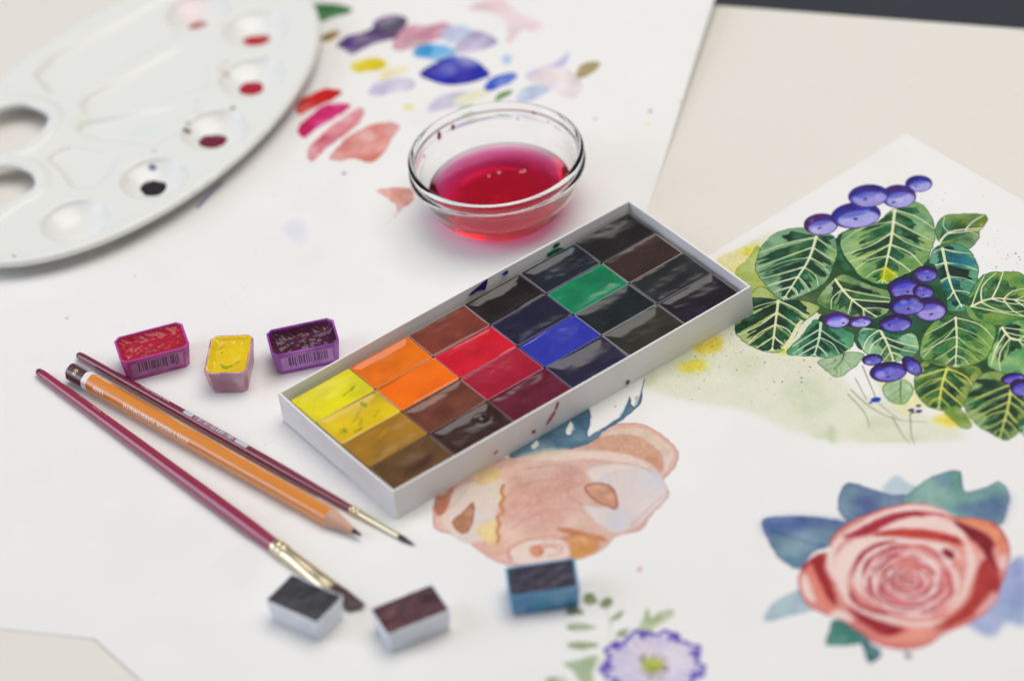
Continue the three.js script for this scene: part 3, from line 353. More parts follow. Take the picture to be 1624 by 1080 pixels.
  const WH = [236, 221, 214], wh = (q, s, a = 0.95) => wash(c, q, WH, { a: a * 0.92, blur: 0.7, seed: s });
  // left outer petal
  cres([207.7,160.9,215.1,159.7,219.9,161.4,213.7,166.2,209.5,174.5,203.3,183.7,203.2,178.9,207.1,170.5,209.2,164.8], [158, 44, 48], 112);
  wh([204.0,164.2,206.5,164.4,202.7,170.7,199.5,176.7,198.2,175.4,199.3,170.3], 113); cres([209.1,161.6,211.5,162.4,207.3,169.1,203.4,177.6,201.0,184.5,198.9,182.3,202.2,173.3], [222, 140, 124], 114, { cols: [[228, 164, 140], [214, 112, 104]] });
  // right outer petals
  cres([263.9,182.4,266.1,188.8,267.2,196.4,266.3,201.0,261.7,204.3,256.2,212.9,257.0,207.4,260.4,199.8,261.9,190.9], [124, 24, 44], 115); wh([261.0,208.3,265.2,207.9,260.9,212.9,257.3,213.9,257.4,211.7], 116, 0.7);
  cres([265.2,182.2,270.4,187.9,272.0,194.9,268.7,203.4,264.4,208.6,265.2,203.1,267.6,196.0,266.1,188.8], [224, 150, 118], 117, { cols: [[228, 176, 130], [216, 124, 108]] });
  cres([250.7,207.2,257.5,204.8,256.0,212.6,249.2,219.7,240.4,221.5,230.4,221.9,222.1,219.6,219.8,215.7,230.0,217.0,239.8,214.7], [176, 66, 62], 118);
  wh([247.9,218.4,245.6,222.2,238.9,223.0,234.7,221.8,239.4,220.4], 119, 0.7);
  // lower petals
  cres([205.7,186.1,206.4,193.0,208.7,201.4,211.7,209.0,213.7,213.3,209.5,211.3,204.5,207.8,203.5,199.2,204.1,192.2], [150, 30, 50], 120); cres([212.4,210.5,216.4,213.8,216.0,219.4,211.6,216.5,204.1,210.4,203.2,204.9,205.7,208.7], [226, 156, 138], 121, { cols: [[232, 176, 152]] });
  wh([197.2,185.2,201.7,185.9,203.2,189.8,201.3,193.9,198.9,189.9], 122);
  // upper big petal: white rim with red below
  wh([215.6,165.0,221.0,160.2,230.6,158.0,242.1,158.4,252.4,161.1,260.6,166.0,265.1,173.6,266.0,181.4,264.1,177.8,260.5,171.6,253.8,166.3,244.5,162.5,235.2,161.1,224.9,161.8,217.6,167.1,212.1,174.0,213.2,168.9], 123);
  cres([229.1,159.6,237.8,160.5,248.7,162.7,257.0,167.5,260.5,172.8,264.0,178.0,259.0,174.2,254.3,170.2,247.0,166.7,237.6,165.2,232.2,162.0], [170, 48, 70], 124);
  wh([240.6,166.6,248.8,167.0,254.9,169.6,257.4,172.5,259.3,172.8,262.3,177.5,262.8,184.6,260.7,192.1,258.8,188.5,256.7,183.1,252.5,176.4,247.1,170.9], 125);
  cres([238.3,166.7,245.7,170.2,251.0,175.7,255.7,183.0,258.5,189.9,257.5,195.2,254.8,189.3,250.7,182.6,245.7,176.7,241.3,171.4], [188, 74, 66], 126);
  wh([261.5,184.8,260.7,192.1,256.2,200.2,250.2,206.7,242.4,211.2,236.2,214.1,227.4,214.4,238.7,210.5,248.1,204.5,255.1,197.5,259.1,190.4], 127, 0.9);
  // ring of inner petals, spiralling to the heart
  wh([221.3,164.4,231.0,163.2,237.8,167.3,244.8,175.4,249.9,183.4,253.2,190.8,251.7,198.8,249.8,192.1,247.2,183.9,242.3,178.0,236.9,172.5,229.8,173.2,223.5,173.1,217.6,174.9,211.5,181.2,209.4,189.9,212.0,200.2,217.1,209.9,225.1,216.6,219.8,215.7,212.8,207.9,208.1,197.7,206.2,186.7,209.6,177.7,214.6,170.3], 128);
  cres([228.5,170.2,236.2,171.0,241.9,175.2,238.3,175.5,232.7,174.6,227.0,175.1,220.5,176.3,216.3,178.4,220.9,173.6], [160, 44, 58], 129);
  cres([212.5,180.7,210.1,186.0,210.4,193.2,213.8,200.5,210.6,197.3,208.3,191.1,209.0,184.9], [168, 58, 80], 130);
  wh([215.8,177.8,222.0,174.7,228.3,174.8,222.1,177.9,216.5,184.8,214.1,191.6,213.2,186.0], 131, 0.9);
  { // the heart: turning arcs of light and red
    const q0 = [230.7,193.0], qx = [243.9,206.5], qy = [217.0,206.8], R = rngOf(133), ax = [qx[0] - q0[0], qx[1] - q0[1]], ay = [qy[0] - q0[0], qy[1] - q0[1]];
    const at = (r, t) => [q0[0] + ax[0] * r * Math.cos(t) + ay[0] * r * Math.sin(t), q0[1] + ax[1] * r * Math.cos(t) + ay[1] * r * Math.sin(t)];
    wash(c, Array.from({ length: 20 }, (_, i) => at(0.93, i / 20 * 6.283)), [214, 136, 132], { seed: 134, cols: [[224, 160, 152], [200, 104, 106]], n: 20, r: [2, 6] });
    const lens = (r, t0, span, w, dr, ph) => { const A = [], B = []; for (let i = 0; i <= 9; i++) { const f = i / 9, t = t0 + span * f, rr = r * (1 + 0.07 * Math.sin(t * 2.3 + ph) + 0.03 * Math.sin(t * 5 + ph * 2)) + dr, b = Math.sin(Math.PI * f) * w * (0.75 + R() * 0.5); A.push(at(rr + b, t)); B.unshift(at(rr - b * 0.3, t)); } return [...A, ...B.slice(1, -1)]; };
    let t0 = 0.4; for (let k = 0; k < 30; k++) { const f = k / 29, r = 0.9 * Math.pow(1 - f, 0.85) + 0.05, span = 1.3 + R() * 1.3, w = (0.075 + R() * 0.05) * (0.45 + 0.55 * r), ph = R() * 6; t0 += 1.75 + R() * 0.7;
      wash(c, lens(r, t0, span, w * 1.25, -0.055, ph), [[156, 42, 62], [190, 82, 90], [170, 56, 74]][k % 3], { a: 0.85, blur: 0.28, seed: 300 + k });
      wash(c, lens(r, t0 + 0.08, span * 0.94, w * 0.8, 0.0, ph), k % 4 === 3 ? [230, 186, 180] : [238, 222, 216], { a: 0.92, blur: 0.3, seed: 340 + k }); }
  }
  cres([251.4,190.5,251.5,194.7,249.0,196.1,248.9,191.9], [110, 26, 50], 135);

  // small violet flower with fern leaves at the near edge
  const fern = (q, col, s, a = 0.9) => wash(c, q, col, { a, seed: s, blur: 0.3, cols: [[136, 150, 110], [172, 184, 150]], n: 4, r: [1, 4] });
  fern([140.3,115.6,142.9,113.9,144.8,114.9,144.3,118.8,142.5,120.3,140.3,119.0], [112, 124, 86], 140); fern([132.6,115.5,135.6,115.9,136.5,119.4,135.9,121.4,133.1,119.4,131.3,117.6], [104, 120, 92], 141); fern([142.4,122.4,145.9,120.9,147.9,122.5,145.6,125.2,143.1,124.8], [128, 146, 106], 142); fern([140.1,130.8,144.3,129.9,146.8,130.3,144.7,132.0,141.8,132.1], [150, 162, 132], 143); fern([136.5,138.2,139.3,137.6,142.1,138.8,139.3,140.2,137.0,139.6], [150, 162, 132], 144);
  fern([126.8,121.6,130.4,122.6,133.6,126.7,134.5,130.2,131.0,128.4,127.1,125.2], [172, 180, 152], 145); fern([121.4,128.7,124.8,130.5,128.0,134.6,129.3,137.6,125.5,136.2,121.4,132.5], [156, 168, 132], 146); fern([114.2,135.2,118.7,137.7,122.8,139.3,125.5,141.3,122.3,143.8,118.3,146.4,115.6,150.3,112.4,147.0,113.9,142.0,114.0,138.0], [164, 182, 148], 147); fern([103.6,137.3,107.5,137.9,109.5,140.8,109.0,145.2,104.1,141.9], [196, 204, 184], 148);
  fern([143.7,142.1,149.2,138.4,154.0,135.5,151.6,140.8,156.1,140.2,159.9,143.6,157.1,145.5,151.7,145.2,147.3,145.7,144.3,145.3], [186, 196, 164], 149); 
  for (const q of [[143.3,124.6,137.4,134.0,128.5,141.7,121.0,145.9], [140.7,131.4,137.7,134.3], [137.4,139.1,131.9,140.3]]) stroke(c, q, [196, 198, 180], 0.5, 0.3, 0.7);
  { const q0 = [136.3,158.8], qx = [149.5,172.1], qy = [124.5,172.2], R = rngOf(150), ax = [qx[0] - q0[0], qx[1] - q0[1]], ay = [qy[0] - q0[0], qy[1] - q0[1]], O = [];
    const at = (r, t) => [q0[0] + ax[0] * r * Math.cos(t) + ay[0] * r * Math.sin(t), q0[1] + ax[1] * r * Math.cos(t) + ay[1] * r * Math.sin(t)];
    for (let i = 0; i < 90; i++) { const t = i / 90 * Math.PI * 2; O.push(at(0.92 + 0.07 * Math.sin(t * 9) + 0.04 * Math.sin(t * 23 + 1), t)); }
    wash(c, O, [222, 216, 230], { seed: 151, cols: [[210, 204, 228], [230, 226, 230], [230, 220, 220]], n: 20, r: [3, 8], edge: [86, 70, 170], ew: 1.5, ea: 0.85 });
    for (let i = 0; i < 26; i++) { const t = i / 26 * 6.283 + R() * 0.1; stroke(c, [at(0.35 + R() * 0.2, t), at(0.7, t + 0.03), at(0.9, t)], R() < 0.5 ? [100, 84, 184] : [142, 128, 200], 0.3, 1.3, 0.38); }
    for (let i = 0; i < 9; i++) { const t = i / 9 * 6.283 + 0.3; wash(c, [at(0.78, t - 0.12), at(0.98, t - 0.05), at(0.96, t + 0.12), at(0.8, t + 0.1)], [82, 60, 172], { a: 0.65, blur: 0.5 }); }
    for (let i = 0; i < 26; i++) { const t = R() * 6.283, r = 0.22 + R() * 0.16; const p = at(r, t); c.beginPath(); c.arc(p[0], p[1], 0.4 + R() * 0.4, 0, 7); c.fillStyle = rgb(116, 96, 74, 0.7); c.fill(); }
    wash(c, Array.from({ length: 12 }, (_, i) => at(0.21, i / 12 * 6.283)), [170, 180, 70], { seed: 152, cols: [[190, 200, 100], [150, 158, 60]], n: 6, r: [1, 3] });
  }
  granulate(cv, 9);
  sheet('paper_sheet', 'white paper sheet painted with berries on leaves, two roses and a violet flower', 'paper', [-167.8, 139.17], [0.82045, -0.57173], [0.57173, 0.82045], W2, L2, 0.4, () => 0.4, cv);
}
// ---------- loops: closed shells built from stacked rounded-rectangle rings ----------
function ring(hx, hz, r, y, n = 4) { const o = []; for (const [sx, sz, a0] of [[1, 1, 0], [-1, 1, Math.PI / 2], [-1, -1, Math.PI], [1, -1, 1.5 * Math.PI]]) for (let k = 0; k <= n; k++) { const a = a0 + k / n * Math.PI / 2; o.push([sx * (hx - r) + Math.cos(a) * r, y, sz * (hz - r) + Math.sin(a) * r]); } return o; }
function shell(rings, capFirst, capLast, crease = 0.6) {
  const pos = [], idx = [], n = rings[0].length, uv = [];
  rings.forEach((r) => r.forEach((p) => { pos.push(...p); uv.push((p[0] + p[2]) / 30, (p[1] + p[2] * 0.3) / 30); }));
  for (let k = 0; k < rings.length - 1; k++) for (let i = 0; i < n; i++) { const a = k * n + i, b = k * n + (i + 1) % n, c = a + n, d = b + n; idx.push(a, c, b, b, c, d); }
  const cap = (k, flip) => { const c = [0, 0, 0]; rings[k].forEach((p) => { for (let d = 0; d < 3; d++) c[d] += p[d] / n; }); pos.push(...c); uv.push(c[0] / 30, c[2] / 30); const ci = pos.length / 3 - 1; for (let i = 0; i < n; i++) { const a = k * n + i, b = k * n + (i + 1) % n; flip ? idx.push(ci, b, a) : idx.push(ci, a, b); } };
  if (capFirst) cap(0, false); if (capLast) cap(rings.length - 1, true);
  return toCreasedNormals(geoOf(pos, idx, uv), crease);
}
// paint cake: a surface over a rounded rectangle, uneven, with a low meniscus at the walls
function cake(hx, hz, r, hgt, nx = 44, nz = 28) {
  const pos = [], uv = [], idx = [];
  for (let i = 0; i <= nx; i++) for (let j = 0; j <= nz; j++) {
    let x = (i / nx * 2 - 1) * hx, z = (j / nz * 2 - 1) * hz; const ex = Math.abs(x) - (hx - r), ez = Math.abs(z) - (hz - r);
    if (ex > 0 && ez > 0) { const L = Math.hypot(ex, ez), m = Math.max(ex, ez); if (L > 1e-6) { const k = m / L; x = Math.sign(x) * (hx - r + ex * k); z = Math.sign(z) * (hz - r + ez * k); } }
    pos.push(x, hgt(x, z), z); uv.push(i / nx, 1 - j / nz);
  }
  for (let i = 0; i < nx; i++) for (let j = 0; j < nz; j++) { const a = i * (nz + 1) + j, b = a + 1, c = a + nz + 2, d = a + nz + 1; idx.push(a, b, c, a, c, d); }
  return geoOf(pos, idx, uv);
}
function paintTex(col, seed, o = {}) {
  const { dark = col.map((v) => v * 0.62), light = col.map((v) => Math.min(255, v * 1.25 + 10)), streak = 14, specks = 6, smears = [], rim } = o, cv = canvas(224, 144), c = cv.getContext('2d'), R = rngOf(seed * 977 + 3);
  c.fillStyle = rgb(...col); c.fillRect(0, 0, 224, 144);
  mottle(c, [[0, 0], [224, 144]], R, [dark, light, col, col.map((v) => v * 0.82)], 22, 14, 60, Math.max(...col) > 140 ? 0.13 : 0.26);
  for (let i = 0; i < streak; i++) { const x = R() * 224, y = R() * 144, L = 15 + R() * 60, a = -0.5 + (R() - 0.5) * 0.7; c.strokeStyle = rgb(...(R() < 0.5 ? light : dark), 0.1 + R() * 0.16); c.lineWidth = 0.8 + R() * 3; c.beginPath(); c.moveTo(x, y); c.quadraticCurveTo(x + Math.cos(a) * L * 0.5 + (R() - 0.5) * 10, y + Math.sin(a) * L * 0.5 + (R() - 0.5) * 10, x + Math.cos(a) * L, y + Math.sin(a) * L); c.stroke(); }
  for (const [k, x, y, rx, ry, rot, al] of smears) { c.save(); c.translate(x * 224, y * 144); c.rotate(rot); for (let q = 0; q < 9; q++) { c.filter = `blur(${1 + R() * 1.6}px)`; c.beginPath(); c.ellipse((R() - 0.5) * 1.5 * rx * 224, (R() - 0.5) * 1.4 * ry * 144, rx * 224 * (0.2 + R() * 0.5), ry * 144 * (0.2 + R() * 0.6), (R() - 0.5) * 0.8, 0, 7); c.fillStyle = rgb(...k, al * (0.3 + R() * 0.4)); c.fill(); } c.restore(); }
  for (let i = 0; i < specks; i++) { c.fillStyle = R() < 0.65 ? rgb(210, 205, 200, 0.5) : rgb(20, 15, 15, 0.5); c.beginPath(); c.arc(R() * 224, R() * 144, 0.4 + R() * 0.9, 0, 7); c.fill(); }
  return tex(cv);
}
const paintMat = (t, rough = 0.34, bump = 0.000012) => { const b = streakTex.clone(); b.repeat.set(1.3, 0.9); b.offset.set(Math.random(), Math.random()); b.needsUpdate = true; return phys({ map: t, roughness: rough, specularIntensity: 0.9, bumpMap: b, bumpScale: bump }); };

// ---------- paint box: white card tray ----------
const BOX = { x: -88.95, z: 32.2, th: 0.56154, p: 28.2, q: 17.95, clear: 2.2, wall: 1.0, h: 14.0, y: 0.8 };
const bl = 6 * BOX.p + 2 * BOX.clear, bw = 4 * BOX.q + 2 * BOX.clear;
const bex = [Math.cos(BOX.th), -Math.sin(BOX.th)], bez = [Math.sin(BOX.th), Math.cos(BOX.th)];
const boxAt = (i, j) => [BOX.x + bex[0] * i * BOX.p + bez[0] * j * BOX.q, BOX.z + bex[1] * i * BOX.p + bez[1] * j * BOX.q];
{
  const [cx, cz] = boxAt(3, 2), t = thing('paint_box', 'shallow white card tray holding twenty four paint pans', 'box', cx, BOX.y, cz, BOX.th);
  const cc = canvas(256, 128), c = cc.getContext('2d'), R = rngOf(70); c.fillStyle = rgb(233, 233, 232); c.fillRect(0, 0, 256, 128); mottle(c, [[0, 0], [256, 128]], R, [[238, 238, 238], [226, 225, 223]], 40, 6, 30, 0.4); for (let i = 0; i < 40; i++) { c.fillStyle = rgb(120, 110, 110, 0.12); c.fillRect(R() * 256, R() * 128, 1 + R() * 3, 0.7); }
  const card = std({ map: tex(cc), roughness: 0.62, bumpMap: toothTex, bumpScale: 0.00003 });
  const hx = bl / 2 + BOX.wall, hz = bw / 2 + BOX.wall, W = BOX.wall, H = BOX.h;
  const wallGeo = (L, bow) => { // wall along x, folded card with a soft top edge, bowed a little outwards
    const n = 40, pr = [[0, 0], [W, 0], [W, H - 0.45], [W - 0.12, H - 0.12], [W - 0.45, H], [0.45, H], [0.12, H - 0.12], [0, H - 0.45]], pos = [], uv = [], idx = [], m = pr.length;
    for (let i = 0; i <= n; i++) { const x = (i / n - 0.5) * L, b = bow * (1 - (2 * i / n - 1) ** 2); for (const [z, y] of pr) { pos.push(x, y, z + b * (y / H)); uv.push(x / 60 + 0.5, y / 30); } }
    for (let i = 0; i < n; i++) for (let k = 0; k < m; k++) { const a = i * m + k, b = i * m + (k + 1) % m, c2 = a + m, d = b + m; idx.push(a, b, c2, b, d, c2); }
    for (const [o, f] of [[0, 1], [n * m, 0]]) for (let k = 1; k < m - 1; k++) f ? idx.push(o, o + k + 1, o + k) : idx.push(o, o + k, o + k + 1);
    return toCreasedNormals(geoOf(pos, idx, uv), 0.7);
  };
  part(t, 'tray_floor', new THREE.BoxGeometry(bl - 0.02, 0.8, bw - 0.02).translate(0, 0.42, 0), card);
  const near = part(t, 'side_wall', wallGeo(2 * hx, 0.5).translate(0, 0, hz - W), card);
  const far = part(t, 'side_wall', wallGeo(2 * hx, 0.7).rotateY(Math.PI).translate(0, 0, -(hz - W)), card);
  const left = part(t, 'end_wall', wallGeo(bw - 0.04, 0.5).rotateY(-Math.PI / 2).translate(-(hx - W), 0, 0), card);
  const right = part(t, 'end_wall', wallGeo(bw - 0.04, 0.3).rotateY(Math.PI / 2).translate(hx - W, 0, 0), card);
  // dried paint on the card: thin raised films
  const film = (par, name, pts, col, pos, faceOut, rough = 0.35, op = 1) => { const sh = new THREE.Shape(pts.map((p) => new THREE.Vector2(...p))); const g = new THREE.ExtrudeGeometry(sh, { depth: 0.1, bevelEnabled: true, bevelThickness: 0.05, bevelSize: 0.12, bevelSegments: 1, curveSegments: 3 }); if (!faceOut) g.rotateY(Math.PI); g.translate(...pos); part(par, name, g, std({ color: new THREE.Color(rgb(...col)), roughness: rough, transparent: op < 1, opacity: op })); };
  const blob = (w, h, seed, tail = 0) => { const R2 = rngOf(seed), o = []; for (let i = 0; i < 16; i++) { const a = i / 16 * 6.283, k = 0.8 + R2() * 0.4; o.push([Math.cos(a) * w * k + tail * Math.sin(a), Math.sin(a) * h * k]); } return o; };
  const zi = -(hz - W) + 0.06, zo = hz + 0.1, sx = (f) => -hx + f * 2 * hx;
  film(far, 'paint_smear', [[-5.2, 0.2], [-3, 1.2], [0, 2.0], [3, 2.9], [5, 3.4], [4.4, 1.4], [3.1, -1.2], [1.6, -0.4], [-0.8, 0.2], [-3, -0.2]].map(([x, y]) => [-x, y]), [52, 40, 120], [sx(0.552), 11, zi + 0.1], false);
  film(far, 'paint_smear', blob(1.4, 0.9, 5), [58, 84, 176], [sx(0.63), 12.4, zi + 0.1], false);
  film(far, 'paint_smear', blob(1.6, 0.9, 6), [10, 74, 52], [sx(0.778), 12.2, zi + 0.1], false);
  film(far, 'paint_smear', blob(4.4, 1.9, 7, 0.6), [22, 132, 94], [sx(0.772), 8.8, zi + 0.1], false);
  film(near, 'paint_smear', [[4.4, 4.6], [5.2, 5.2], [5.4, 4.4], [4.2, 2.2], [3.2, 1.6]], [150, 30, 62], [sx(0.415), 7.2, zo + 0.38], true);
  film(near, 'paint_smear', [[2.8, 1.6], [3.3, 0.6], [1.2, -1.4], [-1.2, -2.8], [-1.4, -2.2], [0.4, -0.2]], [206, 96, 104], [sx(0.415), 7.2, zo + 0.38], true, 0.5, 0.75);
  film(near, 'paint_smear', blob(0.8, 0.7, 8), [170, 30, 66], [sx(0.372), 4.6, zo + 0.36], true);
  film(near, 'paint_smear', blob(0.9, 0.6, 9, 0.3), [206, 150, 152], [sx(0.268), 5.2, zo + 0.34], true, 0.6, 0.7);
  film(near, 'paint_smear', blob(0.8, 0.8, 10), [64, 84, 62], [sx(0.634), 2.2, zo + 0.36], true);
}
// ---------- twenty-four pans in the box ----------
const cupStain = (base, spots, seed, n = 30) => { const cv = canvas(160, 160), c = cv.getContext('2d'), R = rngOf(seed); c.fillStyle = rgb(...base); c.fillRect(0, 0, 160, 160); mottle(c, [[0, 0], [160, 160]], R, spots, n, 6, 34, 0.5); const t = tex(cv); t.wrapS = t.wrapT = THREE.RepeatWrapping; return t; };
function cup(hx, hz, r, H, taper, wall, n = 4) { const t = taper; return shell([ring(hx - t, hz - t, Math.max(r - t * 0.4, 0.3), 0, n), ring(hx, hz, r, H - 0.15, n), ring(hx - 0.12, hz - 0.12, r, H, n), ring(hx - wall + 0.12, hz - wall + 0.12, Math.max(r - wall * 0.5, 0.25), H, n), ring(hx - wall, hz - wall, Math.max(r - wall * 0.5, 0.25), H - 0.15, n), ring(hx - wall - t * 0.7, hz - wall - t * 0.7, Math.max(r - wall, 0.2), 1.2, n)], true, true); }
{
  const GY = [90, 120, 10], P = [
    [['bright lemon yellow pan in the box corner beside the left end wall', [234, 222, 8], { smears: [[GY, 0.72, 0.6, 0.13, 0.035, -0.12, 0.8]], specks: 2 }], ['golden yellow pan with green smears below the lemon one', [228, 192, 6], { smears: [[[110, 130, 10], 0.16, 0.62, 0.06, 0.1, 0.4, 0.6], [[120, 130, 8], 0.34, 0.85, 0.09, 0.05, -0.2, 0.7], [[96, 124, 10], 0.72, 0.18, 0.05, 0.1, 0.3, 0.7], [[160, 150, 8], 0.5, 0.4, 0.2, 0.04, -0.5, 0.55], [[120, 130, 10], 0.75, 0.62, 0.1, 0.03, -0.5, 0.6], [[150, 120, 8], 0.45, 0.65, 0.14, 0.05, -0.6, 0.4]], streak: 22 }], ['ochre pan between the golden yellow and the olive brown pan', [166, 118, 20], { smears: [[[110, 84, 16], 0.3, 0.8, 0.2, 0.06, -0.3, 0.5], [[184, 140, 10], 0.6, 0.25, 0.25, 0.06, -0.4, 0.4]] }], ['olive brown pan in the near left corner of the box', [98, 66, 30], { smears: [[[70, 34, 26], 0.55, 0.68, 0.28, 0.14, -0.25, 0.7]] }]],
    [['orange pan against the far wall next to lemon yellow', [240, 116, 8], { specks: 4 }], ['brighter orange pan in the second row of the box', [250, 112, 4], { specks: 3 }], ['warm brown pan with light specks beside the orange one', [112, 60, 44], { specks: 26 }], ['dark brown pan with a round bubble by the near wall', [78, 44, 36], { smears: [[[44, 26, 22], 0.74, 0.36, 0.08, 0.12, 0, 0.7]] }]],
    [['red brown pan against the far wall between orange and black', [130, 58, 42], { specks: 10 }], ['scarlet red pan with pale scratches in the middle of the box', [212, 10, 40], { streak: 26, light: [236, 96, 104] }], ['crimson pan between scarlet and dark wine red', [168, 10, 46], { light: [206, 70, 92], streak: 18 }], ['dark wine red pan by the near wall', [98, 20, 42], { light: [124, 50, 76] }]],
    [['black brown pan against the far wall beside the red brown', [40, 27, 29], {}], ['navy blue pan with small bubbles right of scarlet', [34, 32, 74], { specks: 10 }], ['bright ultramarine blue pan', [44, 52, 166], { light: [86, 98, 196], streak: 18 }], ['indigo violet pan by the near wall right of wine red', [44, 38, 80], {}]],
    [['dark teal navy pan under the green smear on the far wall', [29, 37, 54], { smears: [[[20, 62, 66], 0.9, 0.1, 0.1, 0.12, 0, 0.6]] }], ['bright emerald green pan', [4, 128, 84], { light: [40, 150, 104] }], ['blackish green pan below the emerald one', [25, 39, 43], {}], ['olive grey pan by the near wall below blackish green', [58, 58, 44], {}]],
    [['black pan in the far corner of the box', [37, 32, 32], { specks: 14 }], ['dull brown pan by the right end wall', [80, 54, 48], { specks: 8 }], ['slate grey black pan by the right end wall', [42, 44, 49], {}], ['black violet pan with white specks in the near right corner', [34, 28, 42], { specks: 40, light: [70, 52, 110] }]]];
  const hx = BOX.p / 2 - 0.1, hz = BOX.q / 2 - 0.09, H = 9.4;
  P.forEach((colm, i) => colm.forEach(([label, col, o], j) => {
    const R = rngOf(i * 17 + j * 5 + 9), [cx, cz] = boxAt(i + 0.5, j + 0.5), dx = (R() - 0.5) * 0.25, dz = (R() - 0.5) * 0.22, t = thing('paint_pan', label, 'paint pan', cx + dx, BOX.y + 0.83 + R() * 0.35, cz + dz, BOX.th + (R() - 0.5) * 0.012, 'pans in the white box');
    const kk = 0.4 + R() * 0.55; part(t, 'cup', cup(hx, hz, 0.8, H, 0.6, 0.42), std({ color: new THREE.Color(rgb(...col.map((v, q) => lerp([206, 202, 206][q], v * 0.9 + 14, kk)))), roughness: 0.4 }));
    const s = i * 31 + j * 7, dip = R() < 0.4 ? -0.1 - R() * 0.25 : 0.1 + R() * 0.65, tx = (R() - 0.5) * 0.07, tz = (R() - 0.5) * 0.09, ox = (R() - 0.5) * 7, oz = (R() - 0.5) * 5, wd = 3 + R() * 3, bub = i === 1 && j === 3;
    const ph = (x, z) => { const e = Math.min(hx - 0.3 - Math.abs(x), hz - 0.3 - Math.abs(z)); let y = H - 0.12 - dip * smooth(0, wd, e) - 0.3 * Math.exp(-((x - ox) ** 2) / 40 - ((z - oz) ** 2) / 14) - 0.12 * smooth(0, 1.0, e) + (noise2(x * 0.11 + s, z * 0.15, s) - 0.5) * 0.5 + (noise2(x * 0.3 + z * 0.12 + s, z * 0.5 - x * 0.2, s + 3) - 0.5) * 0.1 + tx * x * 0.6 + tz * z; const lo = H - 0.05 - 0.08; if (e < 0.5) y = Math.min(y, lo + 0.1); if (bub) { const d = Math.hypot(x - 6.6, z + 2.4); y += d < 2.3 ? -0.9 * (1 - (d / 2.3) ** 2) : 0.25 * Math.exp(-((d - 2.6) ** 2)); } return Math.min(y, H + 0.12); };
    part(t, 'paint', cake(hx - 0.3, hz - 0.3, 0.7, ph), paintMat(paintTex(col.map((v) => v * (Math.max(...col) < 90 ? 0.7 : 0.97)), s + 1, o), i < 1 ? 0.3 : 0.16 + R() * 0.09));
  }));
}
// ---------- loose pans ----------
function barcode(seed, base, ink) { const cv = canvas(256, 96), c = cv.getContext('2d'), R = rngOf(seed); c.fillStyle = rgb(...base); c.fillRect(0, 0, 256, 96); mottle(c, [[0, 0], [256, 96]], R, [base.map((v) => v * 0.8), base.map((v) => Math.min(255, v * 1.15))], 14, 10, 40, 0.4); c.fillStyle = rgb(...ink); for (let x = 38; x < 230;) { const w = 1.5 + Math.floor(R() * 4) * 1.5; c.fillRect(x, 8, w, 60 + (R() < 0.1 ? 10 : 0)); x += w + 1.8 + Math.floor(R() * 3) * 1.9; } c.font = '13px sans-serif'; for (let k = 0; k < 12; k++) c.fillText(String(Math.floor(R() * 10)), 44 + k * 15, 84); c.lineWidth = 2; c.strokeStyle = rgb(...ink, 0.7); c.strokeRect(3, 3, 250, 90); return tex(cv); }
function loosePan(label, x, y, z, turn, L, Wd, H, o) {
  const t = thing('paint_pan', label, 'paint pan', x, y, z, turn, o.group), hx = L / 2, hz = Wd / 2, r = o.r ?? 2.2, n = o.n ?? 1, tp = o.taper ?? 1.3;
  const m = phys({ map: cupStain(o.cup, o.spots, o.seed, 60), roughness: 0.36, clearcoat: 0.2, clearcoatRoughness: 0.3 });
  part(t, 'cup', cup(hx, hz, r, H, tp, o.wall ?? 0.9, n), m);
  const iw = (o.wall ?? 0.9) - 0.12, s = o.seed;
  const ph = o.height ? (a, b) => o.height(a, b, hx - iw, hz - iw) : (a, b) => H - 0.05 + (fbm(a * 0.3 + s, b * 0.3, s) - 0.5) * 0.5;
  part(t, 'paint', cake(hx - iw, hz - iw, Math.max(r - iw * 0.5, 0.3), ph, 56, 36), o.mat);
  if (o.code) { const mid = 0.5, ang = Math.atan2(tp, H), g = new THREE.PlaneGeometry(L * 0.78, H * 0.72); g.rotateX(ang); g.translate(0, H * mid, hz - tp * (1 - mid) + 0.06); part(t, 'barcode_label', g, std({ map: o.code, roughness: 0.45 })); }
  return t;
}
const trioGroup = 'stained loose pans', blockGroup = 'full loose pans';
const lump = (H, dip, amp, s, tilt = 0) => (a, b, hx, hz) => { const e = Math.min(hx - Math.abs(a), hz - Math.abs(b)); return H - 0.4 - dip * smooth(0, 3.2, e) - 0.6 * smooth(0, 0.8, e) + (fbm(a * 0.35 + s, b * 0.5, s) - 0.5) * amp * smooth(0, 1.5, e) + (fbm(a * 1.3, b * 1.3, s + 5) - 0.5) * amp * 0.35 + tilt * b; };
loosePan('pink stained loose pan of crimson paint with barcode beside the pencils', -143.6, 0.4, -14.6, 0.20, 28.4, 17.4, 11, { group: trioGroup, seed: 301, cup: [186, 62, 150], spots: [[206, 90, 172], [160, 40, 130], [150, 60, 160], [214, 130, 186]], code: barcode(5, [190, 120, 180], [70, 20, 70]), height: lump(11, 1.3, 1.5, 3), mat: paintMat(paintTex([172, 18, 46], 301, { light: [214, 70, 80], streak: 30, specks: 20, smears: [[[120, 60, 60], 0.5, 0.62, 0.3, 0.04, -0.2, 0.5]] }), 0.3, 0.00012) });
